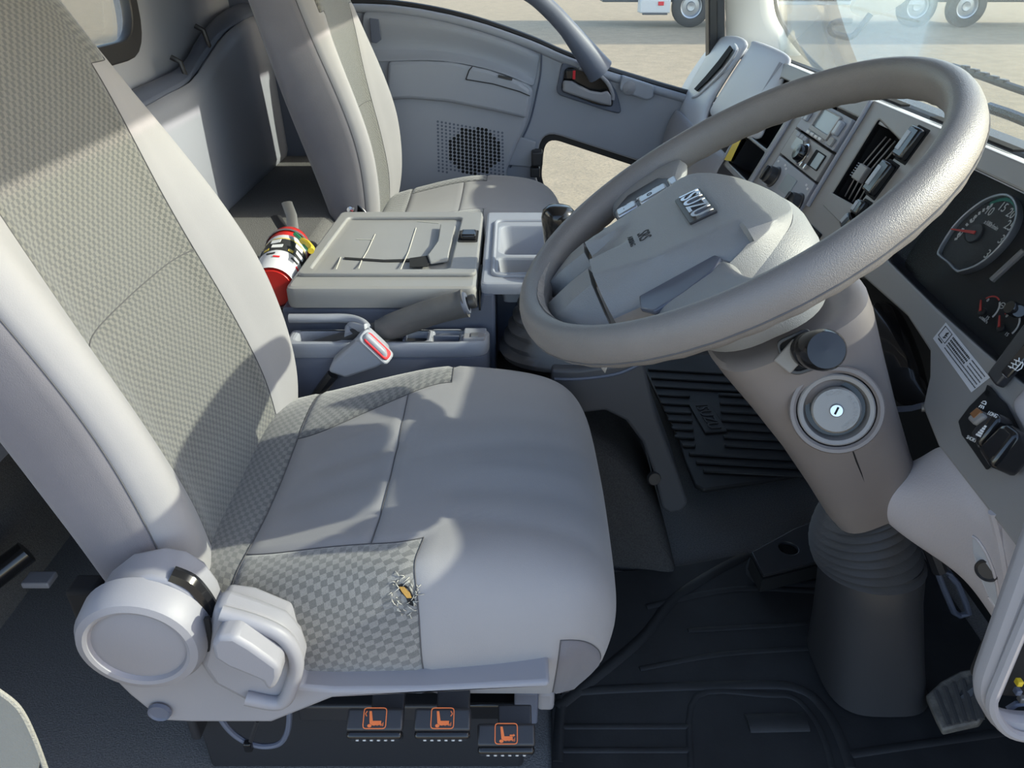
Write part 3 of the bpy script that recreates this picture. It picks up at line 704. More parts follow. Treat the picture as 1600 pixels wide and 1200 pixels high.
# passenger seat hinge cover and bolt on the console side
hb_ = at(548, 328, 'y', 0.925)
prism('hinge_cover', [at(x, y, 'y', 0.930) for x, y in ((528,322),(538,313),(552,312),(562,320),(590,352),(580,362),(540,362),(528,340))], M['black_gloss'], ps, d=(0,0.02,0), bevel=0.004)
lathe('pivot_bolt', [(0.0,0.006),(0.008,0.005),(0.010,0.0)], hb_, (-0.1,-1,0.25), M['chrome'], ps, n=16)
# --- torn hole with yellow foam on the near bolster of the driver seat
bpy.context.view_layer.update()
_dg = bpy.context.evaluated_depsgraph_get(); _dg.update()
def on_seat(px, py, off=0.0006):
    hit, loc, nor, idx, o_, mx = S.ray_cast(_dg, CAM, ray(px, py).normalized()); return loc+nor*off
prism('torn_hole', [on_seat(*p) for p in ((620,916),(627,912),(636,916),(643,926),(648,938),(645,947),(638,943),(634,933),(626,925))], M['void'], ds, d=(0,0,0.0004), smooth=False)
prism('exposed_foam', [on_seat(x, y, 0.0012) for x, y in ((624,917),(632,917),(640,926),(643,934),(636,934),(628,924))], M['foam'], ds, d=(0,0,0.0006), smooth=False)
rn_ = random.Random(5)
fr_ = []
for k in range(46):
    a_ = rn_.random()*2*PI; r0 = 0.6+0.8*rn_.random()
    x, y = 633+17*r0*math.cos(a_), 929+22*r0*math.sin(a_); dx, dy = rn_.uniform(-9,9), rn_.uniform(-9,9)
    fr_.append(tube('frayed_thread', [on_seat(x, y, 0.0008), on_seat(x+dx*0.5, y+dy*0.5, 0.0022), on_seat(x+dx, y+dy, 0.0008)], 0.0005, M['fray'], ds, n=4))
fr_ = join(fr_, 'frayed_threads'); fr_['kind'] = 'stuff'
# --- recliner cover, lever and side skirt on the door side
yc = -0.302
def rp(px, py, y=yc): return at(px, py, 'y', y)
sk = [(134,975),(138,1012),(160,1046),(200,1086),(232,1112),(254,1128),(300,1130),(425,1130),(470,1112),(520,1092),(640,1086),(858,1076),(860,1066),(660,1077),(520,1078),(468,1074),(466,1030),(440,990),(380,966),(338,960),(326,975),(318,955),(296,926),(266,908),(232,902),(180,912),(146,938)]
prism('recliner_skirt', [rp(*p) for p in sk], M['plastic_light'], ds, d=(0,0.045,0), bevel=0.007, seg=3)
rc = rp(226, 990, yc-0.010)
ex = V((1,0,0)); 
lathe('recliner_disc', [(0.0,0.016),(0.040,0.0155),(0.0455,0.0145),(0.0475,0.019),(0.051,0.0205),(0.058,0.0185),(0.063,0.010),(0.065,-0.012)], rc, (0.03,-1,0.0), M['plastic_light'], ds, n=48)
bz = [(338,954),(355,962),(400,968),(440,985),(460,1006),(470,1030),(466,1062),(450,1096),(430,1108),(405,1104),(375,1090),(330,1060)]
prism('lever_bezel', [rp(x, y, yc-0.012) for x, y in ((333,948),(350,952),(395,966),(440,984),(462,1008),(472,1036),(466,1068),(452,1098),(430,1108),(380,1098),(330,1072),(308,1040),(318,1000),(326,975))], M['plastic_light'], ds, d=(0,0.03,0), bevel=0.010, seg=3)
tube('bezel_rim', cat_rom([rp(x, y, yc-0.016) for x, y in ((345,958),(395,972),(436,990),(456,1012),(463,1036),(458,1064),(446,1092),(428,1098),(385,1090))], 5), 0.008, M['plastic_light'], ds, n=10)
lv = [(329,1008),(338,996),(365,996),(392,1012),(420,1032),(436,1044),(437,1060),(430,1076),(418,1082),(408,1066),(385,1056),(355,1044),(333,1030)]
prism('recline_lever', [rp(x, y, yc-0.044) for x, y in lv], M['plastic_light'], ds, d=(0,0.026,0), bevel=0.009, seg=3)
prism('lever_slot', [rp(x, y, yc-0.0135) for x, y in ((318,968),(326,966),(330,990),(327,1018),(320,1020),(323,992))], M['void'], ds, d=(0,0.004,0))
lathe('screw_cap', [(0.0,0.002),(0.010,0.002),(0.012,0.004),(0.013,0.0)], rp(250, 1111, yc-0.003), (0,-1,0), M['plastic'], ds, n=16)
tube('hinge_arm', cat_rom([at(x, y, 'y', -0.292) for x, y in ((268,898),(296,910),(316,932),(331,956))], 5), 0.009, M['black_gloss'], ds, n=8)
rbox('hinge_bracket', at(142, 935, 'y', -0.22), (0.035,0.03,0.05), M['void'], ds, bevel=0.006)
# --- three orange-labelled pull tabs in front of the seat base
for i, (x0, y0_, x1, y1_, foot) in enumerate(((543,1108,631,1148,-1),(648,1108,736,1148,1),(746,1132,836,1172,0))):
    yk = -0.300
    c = at((x0+x1)/2, y0_+17, 'y', yk+0.008)
    wdt = (at(x1, y1_, 'y', yk)-at(x0, y1_, 'y', yk)).length
    ax = (V((1,0,0)), V((0,0.88,0.47)), V((0,-0.47,0.88)))
    pt = rbox('pull_tab', c, (wdt, 0.024, 0.012), M['black'], ds, axes=ax, bevel=0.003)
    pt['label'] = ('left black pull tab with orange label', 'middle black pull tab with orange label', 'right lower black pull tab with orange label')[i]
    fr = c-ax[1]*0.015-ax[2]*0.006
    rbox('tab_grip', fr, (wdt*0.98, 0.010, 0.020), M['black_gloss'], pt, axes=ax, bevel=0.004)
    rbox('tab_arm', c+ax[1]*0.026+V((0.01,0,-0.022)), (wdt*0.6, 0.04, 0.008), M['black'], pt, axes=ax, bevel=0.002)
    for k in range(6):
        q = fr-ax[1]*0.0052+ax[0]*((k-2.5)*wdt*0.125)-ax[2]*0.002
        lathe('grip_dot', [(0.0,0.0012),(0.0020,0.0008),(0.0024,0.0)], q, -ax[1], M['silver'], pt, n=8)
    O = c+ax[2]*0.0066+ax[1]*0.001; U_, W_ = -ax[0], -ax[1]; k_ = 0.68
    plate('label_frame', [rpoly([(-0.0195*k_,-0.0165*k_),(0.0195*k_,-0.0165*k_),(0.0195*k_,0.0165*k_),(-0.0195*k_,0.0165*k_)],0.004,3), rpoly([(-0.0180*k_,-0.0150*k_),(0.0180*k_,-0.0150*k_),(0.0180*k_,0.0150*k_),(-0.0180*k_,0.0150*k_)],0.003,3)], O, U_, W_, 0.0006, M['orange'], pt)
    text('label_word', 'PULL', O+W_*0.0085*k_+U_*(-0.006*k_), U_, W_, 0.0085*k_, M['orange'], pt, depth=0.0002)
    # seat-and-leg pictogram: foot at the bottom left, knee, thigh to the right
    leg = [(0.010,0.011),(0.006,0.011),(0.003,-0.004),(-0.011,-0.004),(-0.011,-0.010),(0.003,-0.011),(0.008,-0.008)]
    plate('label_pictogram', [[(x*k_, -y*k_) for x, y in leg][::-1]], O+W_*(-0.000), U_, W_, 0.0005, M['orange'], pt)
    plate('label_foot', [[((0.008+0.0036*math.cos(2*PI*q/12))*k_, (-0.001*0-0.0115*-1+0.0026*math.sin(2*PI*q/12))*k_) for q in range(12)]], O, U_, W_, 0.0005, M['orange'], pt)
    if foot == 0:
        plate('label_arrow', [[(-0.006*k_,0.0015*k_),(-0.012*k_,0.0015*k_),(-0.012*k_,0.000),(-0.015*k_,0.0025*k_),(-0.012*k_,0.005*k_),(-0.012*k_,0.0035*k_),(-0.006*k_,0.0035*k_)]], O, U_, W_, 0.0005, M['orange'], pt)
    else:
        tube('label_arrow', [O+U_*(-foot*0.0135*k_-foot*0.0014*(2-abs(q-2))*k_)+W_*(-0.011+0.002*q)*k_ for q in range(5)], 0.0006, M['orange'], pt, n=5)
# dusty sheet-metal brackets beneath the cushion edge
rbox('slide_plate', at(590,1100,'y',-0.205), (0.20,0.03,0.03), M['black'], ds, bevel=0.004)
rbox('slide_plate', at(750,1098,'y',-0.20), (0.10,0.03,0.03), M['black_gloss'], ds, bevel=0.004)
rbox('slide_post', at(822,1098,'y',-0.21), (0.030,0.02,0.06), M['plastic'], ds, bevel=0.003)
rbox('skirt_end', at(852,1077,'y',-0.20), (0.022,0.04,0.035), M['plastic_light'], ds, bevel=0.006)
# wire loop with a cable tie
wl_ = tube('wire_loop', cat_rom([at(x, y, 'y', -0.245) for x, y in ((338,1112),(358,1140),(382,1158),(410,1166),(436,1162),(448,1146),(452,1122),(450,1096))], 6), 0.0036, M['plastic'], ds, n=8)
tube('cable_tie', [at(x, y, 'y', -0.248) for x, y in ((402,1126),(394,1150),(388,1172))], 0.0028, M['black'], wl_, n=6)
rbox('tie_head', at(388,1166,'y',-0.25), (0.010,0.008,0.016), M['black_gloss'], wl_, bevel=0.002)
# grey seat-belt webbing at the door pillar
sb = thing('seat_belt', 'pale grey woven seat belt webbing at the bottom left corner', 'seat belt', at(20,1150,'y',-0.42))
gl_ = [[at(-60,1020,'y',-0.40), at(-5,1078,'y',-0.44)], [at(-55,1075,'y',-0.40), at(28,1105,'y',-0.44)], [at(-60,1150,'y',-0.40), at(52,1150,'y',-0.44)], [at(-60,1240,'y',-0.40), at(76,1215,'y',-0.44)]]
sheet('webbing', [[a, a.lerp(b, 0.5)+V((0,-0.004,0)), b] for a, b in gl_], M['belt'], sb, thick=0.0025, sub=3)
tube('webbing_edge', cat_rom([b for a, b in gl_], 8), 0.0022, M['belt'], sb, n=6)
# rear runner tube behind the driver seat
rt = thing('seat_rail', 'dark steel rail tube behind the driver seat on the carpet', 'rail', at(20,880,'z',0.2))
tube('rail_tube', [at(-40,925,'z',0.13), at(42,862,'z',0.16)], 0.020, M['black_gloss'], rt, n=12)
rbox('rail_clip', at(62,906,'z',0.10), (0.045,0.03,0.012), M['plastic_light'], rt, bevel=0.003)
# ================================================================ STEERING WHEEL
WA = 0.557; WC = V((0.1085,-0.042,0.762)); E1 = V((math.cos(WA),0,math.sin(WA))); E2 = V((0,1,0)); EN = V((-math.sin(WA),0,math.cos(WA)))
E1T = (E1-EN*0.08).normalized()
def wp(u, v, n=0.0): return WC+E1*u+E2*v+EN*n
WR = 0.233
sw = thing('steering_wheel', 'large worn black steering wheel with textured hub above the driver seat', 'steering wheel', WC)
NR, NS = 144, 20
rings = []
for i in range(NR):
    t = 2*PI*i/NR; rad = E1*math.cos(t)+E2*math.sin(t)
    ring = []
    for j in range(NS):
        p = 2*PI*j/NS
        grip = 0.0016*max(0, -math.sin(p)-0.2)*(0.5+0.5*math.cos(44*t))*(1.0 if abs(math.cos(t*1.0)) > -1 else 0)
        rr, ra = 0.0165+grip, 0.0225+grip
        ring.append(WC+rad*(WR+rr*math.cos(p))+EN*(ra*math.sin(p)))
    rings.append(ring)
loft('rim', rings, M['leather'], sw, loop=True)
# moulding seam round the outside of the rim
tube('rim_seam', [WC+(E1*math.cos(2*PI*i/96)+E2*math.sin(2*PI*i/96))*(WR+0.0152)+EN*(-0.0098) for i in range(96)], 0.0009, M['thread'], sw, n=5, closed=True)
# flaking worn strip along the inner edge of the rim at the bottom and on the near side
rnd_ = random.Random(3)
def worn(t0, t1, p, nm, w0=0.003):
    N = 40; a, b = [], []
    for i in range(N+1):
        t = t0+(t1-t0)*i/N; rad = E1*math.cos(t)+E2*math.sin(t); k = math.sin(PI*i/N)
        w = (w0+0.002*rnd_.random())*k+0.0004
        for lst, s in ((a, 1), (b, -1)):
            pp = p+s*w/0.02
            lst.append(WC+rad*(WR+0.0170*math.cos(pp))+EN*(0.0230*math.sin(pp)))
    return sheet(nm, [a, [x.lerp(y, 0.5)+EN*0.0004 for x, y in zip(a, b)], b], M['worn'], sw, sub=0, recalc=False)
worn(math.radians(158), math.radians(212), math.radians(150), 'worn_flake', 0.0032)
worn(math.radians(226), math.radians(262), math.radians(152), 'worn_flake', 0.0024)
# hub pad: a dense skin with ridges, groove and facets
def pad_w(u):
    if u < -0.04: return 0.098+(u+0.15)*0.22
    return 0.1222*math.sqrt(max(0, 1-((u+0.04)/0.102)**2))
def sstep(a, b, x):
    t = min(1, max(0, (x-a)/(b-a))); return t*t*(3-2*t)
def pad_h(u, v):
    h = 0.010-0.08*u-5.0*max(0, u+0.02)**2-0.10*max(0, u)
    L = 0.052+max(0, (u+0.15))*0.42
    h -= 0.50*max(0, abs(v)-L)+(0.45*max(0, -v-0.080) if u < 0 else 0)
    taper = 1-sstep(-0.150, -0.085, u)
    h -= 0.014*taper*sstep(-0.004, 0.004, v)*(1-sstep(0.036, 0.046, v))
    return h
US = [-0.150+0.212*i/58 for i in range(59)]
US[-1] = 0.0618
rows = []
for u in US:
    wv = max(pad_w(u), 0.0012)
    n0 = pad_h(u, wv)
    r = [wp(u, -wv*0.985, n0-0.050), wp(u, -wv, n0-0.012)]
    for k in range(41):
        s = -1+2*k/40; v = wv*math.copysign(abs(s)**0.92, s)*0.985
        e = 1-abs(s); r.append(wp(u, v, pad_h(u, v)-(0.006*(1-min(1, e/0.08))**2)))
    r += [wp(u, wv, n0-0.012), wp(u, wv*0.985, n0-0.050)]
    rows.append(r)
lead = [[WC+E1*(-0.150)+E2*((p-WC).dot(E2))+EN*((p-WC).dot(EN)-0.035 if 1 < i < len(rows[0])-2 else (p-WC).dot(EN)) for i, p in enumerate(rows[0])]]
sheet('hub_pad', lead+rows, M['hub'], sw, sub=0, ang=28)
# rear hub casing
rings = []
for nn, k in ((-0.020,0.86),(-0.036,0.97),(-0.060,1.0),(-0.092,0.97),(-0.116,0.86),(-0.121,0.70)):
    ring = []
    for j in range(48):
        t = 2*PI*j/48; c, s = math.cos(t), math.sin(t)
        ring.append(wp(-0.018+0.090*k*math.copysign(abs(c)**0.85, c), 0.121*k*math.copysign(abs(s)**0.85, s), nn-0.012*max(0, c)))
    rings.append(ring)
loft('hub_casing', rings, M['hub'], sw)
lathe('hub_neck', [(0.034,-0.050),(0.034,0.0)], wp(0,0,-0.115), EN, M['black'], sw, n=24)
# bottom spoke with its ridges
prof = [(0.099,-0.040),(0.097,-0.012),(0.092,-0.004),(0.048,0.001),(0.041,-0.015),(0.003,-0.016),(-0.003,0.001),(-0.050,0.002),(-0.090,-0.016),(-0.108,-0.028),(-0.112,-0.046)]
rows = []
for t_, d in ((0.0,-0.010),(0.03,0.0),(0.5,0.0),(1.0,-0.003)):
    r = []
    for v, n in prof:
        vv = v*(1+0.12*t_); ue = -math.sqrt(0.2215**2-vv*vv)
        r.append(wp(-0.1545+(ue+0.1545)*t_, vv, n+d+0.012*(1-t_)))
    rows.append(r)
sheet('bottom_spoke', rows, M['hub'], sw, thick=0.006, sub=0, ang=20)
# side spokes with their switch pods
def spoke(s, nm):
    st = [(0.088,-0.116,-0.016,-0.055,-0.004),(0.120,-0.116,-0.018,-0.052,-0.002),(0.155,-0.112,-0.018,-0.045,0.0),(0.190,-0.114,-0.006,-0.034,0.002),(0.222,-0.132,0.018,-0.020,0.006)]
    rings = []
    for v, ua, ub, na, nb in st:
        c = [(ua, (na+nb)/2), (ua+0.008, nb-0.003), (ua+0.022, nb), (ub-0.022, nb), (ub-0.008, nb-0.003), (ub, (na+nb)/2), (ub-0.012, na), (ua+0.012, na)]
        rings.append([wp(u, s*v, n) for u, n in c])
    if s < 0: rings = [list(reversed(r)) for r in rings]
    return loft(nm, rings, M['hub'], sw, sub=2)
spoke(1, 'side_spoke'); spoke(-1, 'side_spoke')
# far spoke: dark textured panel and cruise buttons
q = [wp(u, v, 0.0030) for u, v in ((-0.108,0.110),(-0.028,0.110),(-0.022,0.140),(-0.040,0.180),(-0.085,0.180),(-0.110,0.150))]
prism('switch_panel', q, M['black'], sw, d=EN*-0.006, bevel=0.0015)
for k, (u, v, du, dv) in enumerate(((-0.0920,0.122,0.028,0.024),(-0.0560,0.122,0.038,0.024),(-0.0280,0.124,0.012,0.028))):
    b_ = rbox('cruise_button', wp(u, v, 0.0050), (du, dv, 0.008), M['silver'], sw, axes=(E1, E2, EN), bevel=0.003)
for u, s_ in ((-0.094,'-'),(-0.060,'O'),(-0.078,'+')):
    text('button_mark', s_, wp(u, 0.122, 0.0092), -E2, E1, 0.010, M['ink'], sw, depth=0.0002)
for u in (-0.100,-0.086,-0.072,-0.050): rbox('button_mark', wp(u, 0.145, 0.0036), (0.008,0.005,0.0012), M['white'], sw, axes=(E1,E2,EN), bevel=0.0003)
# near spoke: smooth insert without buttons
q = [wp(u, v, -0.0005) for u, v in ((-0.116,-0.104),(-0.034,-0.104),(-0.030,-0.116),(-0.045,-0.134),(-0.075,-0.146),(-0.108,-0.150),(-0.119,-0.130))]
prism('blank_insert', q, M['hub_gloss'], sw, d=EN*-0.006, bevel=0.002)
# raised brand emblem and airbag lettering
plate('emblem_plate', [rpoly([(-0.041,-0.015),(0.041,-0.015),(0.041,0.015),(-0.041,0.015)], 0.002, 2)], wp(-0.024,-0.002,0.0148), -E2, E1T, 0.0030, M['black'], sw, bevel=0.0004)
text('emblem', 'ISUZU', wp(-0.024,-0.002,0.0160), -E2, E1T, 0.0305, M['chrome'], sw, depth=0.0010, sx=0.92, bold=0.0006)
text('srs_mark', 'SRS', wp(-0.086,-0.012,0.0172), -E2, E1T, 0.020, M['ink'], sw, depth=0.0002, sx=0.8)
text('srs_mark', 'AIRBAG', wp(-0.1005,-0.012,0.0184), -E2, E1T, 0.0085, M['ink'], sw, depth=0.0002)
# ================================================================ STEERING COLUMN
sc = thing('steering_column', 'dark plastic steering column with ignition lock and ribbed lower boot', 'steering column', wp(0,0,-0.3))
def sect(n, ua, ub, va, vb, e=0.55, N=40, dn=0.0):
    uc, uh, vc, vh = (ua+ub)/2, (ub-ua)/2, (va+vb)/2, (vb-va)/2; r = []
    for j in range(N):
        t = 2*PI*j/N; c, s = math.cos(t), math.sin(t)
        r.append(wp(uc+uh*math.copysign(abs(c)**e, c), vc+vh*math.copysign(abs(s)**e, s), n+dn*c))
    return r
secs = [(-0.137,-0.072,0.074,-0.088,0.088),(-0.138,-0.082,0.086,-0.098,0.098),(-0.143,-0.086,0.092,-0.104,0.104),(-0.160,-0.084,0.091,-0.106,0.106),(-0.220,-0.074,0.083,-0.101,0.100),(-0.300,-0.063,0.074,-0.093,0.090),(-0.380,-0.057,0.069,-0.078,0.076),(-0.445,-0.054,0.067,-0.064,0.064),(-0.470,-0.050,0.064,-0.058,0.058)]
loft('column_shroud', [sect(*s) for s in secs], M['plastic_col'], sc)
tube('shroud_split', [at(x, y, 'y', v) for x, y, v in ((1327,690,-0.136),(1338,720,-0.130),(1352,756,-0.120))], 0.001, M['void'], sc, n=5)
# stalk socket and combination stalk
c = at(1247, 556, 'y', -0.147)
SX = V((0.80,-0.10,-0.55)).normalized(); SN = V((-0.35,-0.88,0.32)).normalized(); SX = (SX-SN*SX.dot(SN)).normalized(); SY = SN.cross(SX)
def skt(px, py): p = onp(px, py, c, SN)-c; return (p.dot(SX), p.dot(SY))
plate('stalk_socket', [rpoly([skt(*p) for p in ((1213,535),(1262,512),(1283,572),(1245,584),(1228,575))], 0.008, 4)], c+SN*0.001, SX, SY, 0.004, M['void'], sc)
plate('socket_liner', [rpoly([skt(*p) for p in ((1211,533),(1264,510),(1286,573),(1244,587),(1225,577))], 0.008, 4), rpoly([skt(*p) for p in ((1217,538),(1260,517),(1278,569),(1245,580),(1231,572))], 0.006, 4)], c+SN*0.004, SX, SY, 0.004, M['black'], sc, bevel=0.001)
rbox('socket_block', onp(1237, 556, c, SN), (0.022,0.030,0.012), M['plastic_bezel'], sc, axes=(SX,SY,SN), bevel=0.002)
cs = thing('combination_stalk', 'black combination stalk knob beside the ignition lock', 'stalk', c)
s0 = at(1243,556,'y',-0.13); s1 = at(1258,547,'y',-0.150); s3 = at(1291,547,'y',-0.212)
tube('stalk_arm', cat_rom([s0, s0.lerp(s1, 0.6), s1], 4), [0.013]*9, M['black'], cs, n=14)
ad = (s3-s1).normalized()
lathe('stalk_knob', [(0.0,-0.002),(0.013,-0.002),(0.0165,0.004),(0.0185,0.014),(0.0190,0.030),(0.0168,0.033),(0.0168,0.036),(0.0198,0.039),(0.0202,0.066),(0.0175,0.071),(0.0,0.072)], s1, ad, M['black_gloss'], cs, n=32)
for i, t_ in enumerate(('OFF','AUTO')): 
    text('knob_mark', t_, s1+ad*(0.020+0.010*i)+V((-0.004,-0.004,0.0185)), ad, V((-0.6,0.5,0.2)), 0.006, M['white'], cs, depth=0.0002)
# the second stalk on the far side
cs2 = thing('wiper_stalk', 'black stalk knob showing beyond the far side of the steering wheel hub', 'stalk', c)
mir = lambda p: V((p.x, -0.084-p.y, p.z))
m0, m1_ = mir(s0), mir(s1); ad2 = (mir(s3)-m1_).normalized()
tube('stalk_arm', cat_rom([m0, m0.lerp(m1_, 0.6), m1_], 4), [0.012]*9, M['black'], cs2, n=14)
lathe('stalk_knob', [(0.0,-0.002),(0.011,-0.002),(0.0145,0.004),(0.0165,0.018),(0.0170,0.040),(0.0148,0.044),(0.0148,0.048),(0.0178,0.052),(0.0182,0.082),(0.0155,0.088),(0.0,0.089)], m1_, ad2, M['black_gloss'], cs2, n=32)
for k in range(3): rbox('knob_mark', m1_+ad2*(0.058+0.010*k)+V((-0.004,-0.004,0.0178)), (0.005,0.003,0.001), M['white'], cs2, bevel=0.0002)
# ignition lock: bezel ring, brown ring, black well, key barrel
IN = V((-0.30,-0.86,0.36)).normalized(); ic = at(1306, 640, 'y', -0.160)
lathe('lock_bezel', [(0.0495,-0.060),(0.0475,-0.004),(0.0475,0.003),(0.0460,0.006),(0.0425,0.006),(0.0400,0.003),(0.0400,-0.030)], ic, IN, M['plastic_col'], sc, n=48)
lathe('lock_ring', [(0.0385,-0.02),(0.0385,0.003),(0.0370,0.0045),(0.0330,0.0035),(0.0300,-0.008),(0.0300,-0.02)], ic, IN, M['plastic_bezel'], sc, n=48)
lathe('lock_well', [(0.0,-0.009),(0.031,-0.009),(0.031,-0.02)], ic, IN, M['black_gloss'], sc, n=32)
kb = lathe('key_barrel', [(0.0,0.006),(0.0230,0.006),(0.0248,0.0045),(0.0248,-0.012)], ic, IN, M['steel'], sc, n=40)
lathe('key_cylinder', [(0.0,0.0085),(0.0062,0.0085),(0.0072,0.0072),(0.0072,0.004)], ic, IN, M['chrome'], kb, n=24)
IX = V((0.94,-0.30,0.10)); IX = (IX-IN*IX.dot(IN)).normalized(); IY = IN.cross(IX)
rbox('key_slot', ic+IN*0.0084, (0.0022,0.0085,0.001), M['void'], kb, axes=((IX*0.94-IY*0.35).normalized(),(IY*0.94+IX*0.35).normalized(),IN), bevel=0.0003)
for s_, a_ in (('LOCK',100),('ACC',38),('ON',0),('START',-45)):
    r_ = math.radians(a_); dr_ = IX*math.cos(r_)+IY*math.sin(r_)
    text('lock_mark', s_, ic+IN*0.0061+dr_*0.0185, (IX*math.sin(r_)-IY*math.cos(r_)), dr_, 0.0062, M['plastic_bezel'], kb, depth=0.0002)
# ribbed rubber boot and floor pod
b0, b1 = wp(0.006,0,-0.462), V((0.392,-0.042,0.245))
rings = []
NB = 9
for i in range(NB*2+1):
    t = i/(NB*2); c_ = b0.lerp(b1, t)+V((-0.010*math.sin(PI*t),0,0)); k = (0.047+0.018*t)+(0.0070 if i % 2 else -0.0035)
    ax = (EN*-1).lerp(V((0.0,0,-1)), t).normalized(); ex = V((0,1,0)); ey = ax.cross(ex).normalized()
    rings.append([c_+ex*(k*0.98*math.cos(2*PI*j/36))+ey*(k*1.08*math.sin(2*PI*j/36)) for j in range(36)])
loft('column_boot', rings, M['gaiter'], sc, ang=60)
rings = []
for z, rx, ry, cx, e in ((0.262,0.064,0.066,0.396,0.9),(0.250,0.068,0.070,0.398,0.9),(0.20,0.068,0.074,0.406,0.85),(0.10,0.072,0.080,0.426,0.7),(0.030,0.076,0.086,0.440,0.6),(0.013,0.079,0.089,0.444,0.6)):
    ring = []
    for j in range(44):
        t = 2*PI*j/44; c_, s_ = math.cos(t), math.sin(t)
        ring.append(V((cx+rx*math.copysign(abs(c_)**e, c_), -0.012+ry*math.copysign(abs(s_)**e, s_)-0.02, z)))
    rings.append(ring)
loft('column_pod', rings, M['black'], sc)
# ================================================================ DASHBOARD
DO, DN, DH, DY = V((0.45,0,0.689)), V((-0.908,0,0.42)).normalized(), V((0.42,0,0.908)).normalized(), V((0,-1,0))
def D(y, h, d=0.0): return DO+V((0,y,0))+DH*h+DN*d
def fq(px, py, d=0.0):
    p = onp(px, py, DO+DN*d, DN); return (-p.y, (p-DO).dot(DH))
def fpt(px, py, d=0.0): return onp(px, py, DO+DN*d, DN)
def dplate(name, outs, d, depth, m, par, **k): return plate(name, outs, DO+DN*d, DY, DH, depth, m, par, **k)
def drbox(name, y, h, d, size, m, par, **k): return rbox(name, D(y, h, d), size, m, par, axes=(DY, DH, DN), **k)
db = thing('dashboard', 'dark grey truck dashboard under the windshield', 'dashboard', D(0.6,0,-0.1))
# top shelf towards the glass
ysd = [-0.36,-0.25,0.0,0.25,0.5,0.8,1.05,1.25,1.40,1.50,1.545]
rows = []
for y in ysd:
    sag = -0.012*max(0, (y-1.25)/0.3)**2
    e = 0.018*max(0, (y-1.30)/0.245)**2
    rows.append([D(y,0.070-e,-0.003)+V((0,0,sag)), D(y,0.094-e,-0.006)+V((0,0,sag)), D(y,0.106-e,-0.024)+V((0,0,sag)), D(y,0.104-e,-0.06)+V((0,0,sag)), V((0.60,y,0.748+sag*0.5)), V((0.655,y,0.722)), V((0.66,y,0.60))])
sheet('top_shelf', rows, M['plastic_dash'], db, thick=0.006, sub=2)
for y in (0.70, 0.35): rbox('demister_slot', (0.59,y,0.756), (0.018,0.24,0.004), M['void'], db, bevel=0.001)
fw = rbox('wall_front', (0.72,0.55,0.33), (0.04,2.1,0.66), M['void'], bevel=0); struct(fw, 'black firewall below the dash in front of the footwells', 'wall')
# passenger side: glovebox lid bulging towards the seat, side pod with a slot, lower panel
def dgrid(R): return [[fpt(x, y, d*0.32 if d > -0.03 else d) for x, y, d in r] for r in R]
LR = [[(1171,57,-0.02),(1203,68,-0.02),(1236,83,-0.02)],[(1171,63,0.024),(1202,74,0.018),(1234,88,0.0)],[(1166,72,0.036),(1198,84,0.028),(1230,97,0.006)],[(1150,93,0.055),(1188,108,0.038),(1222,120,0.010)],[(1124,134,0.060),(1166,150,0.042),(1206,158,0.012)],[(1104,166,0.062),(1146,192,0.044),(1190,206,0.012)],[(1100,176,0.050),(1138,206,0.034),(1182,222,0.004)]]
sheet('glovebox_lid', dgrid(LR), M['plastic_dash'], db, thick=0.02, sub=2)
PR = [[(1116,62,-0.06),(1120,57,0.0),(1145,50,0.010),(1168,58,0.012)],[(1108,72,-0.05),(1114,66,0.035),(1139,60,0.050),(1165,70,0.036)],[(1090,92,-0.05),(1099,89,0.048),(1126,88,0.066),(1149,92,0.056)],[(1064,130,-0.05),(1077,129,0.048),(1102,131,0.068),(1122,134,0.061)],[(1050,162,-0.05),(1062,160,0.048),(1084,165,0.068),(1102,168,0.062)],[(1046,182,-0.06),(1057,182,0.036),(1078,192,0.056),(1098,200,0.052)],[(1050,230,-0.08),(1060,232,0.005),(1080,246,0.030),(1100,256,0.030)]]
sheet('side_pod', dgrid(PR), M['plastic_dash'], db, thick=0.02, sub=2)
sl_ = [fpt(x, y, 0.0225) for x, y in ((1142,72),(1146,78),(1128,104),(1108,126),(1090,143),(1086,140),(1104,120),(1124,96))]
prism('side_slot', sl_, M['void'], db, d=DN*0.004)
tube('slot_rim', cat_rom([fpt(x, y, 0.0215) for x, y in ((1148,70),(1151,80),(1134,106),(1112,130),(1092,148),(1082,152))], 4), 0.004, M['plastic_dash'], db, n=6)
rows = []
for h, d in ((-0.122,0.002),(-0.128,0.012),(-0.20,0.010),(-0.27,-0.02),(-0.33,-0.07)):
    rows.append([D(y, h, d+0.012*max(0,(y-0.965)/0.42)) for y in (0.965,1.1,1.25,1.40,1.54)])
sheet('lower_panel', rows, M['plastic_light'], db, thick=0.012, sub=2)  # paler plastic stands in for the sunlit glow on this panel
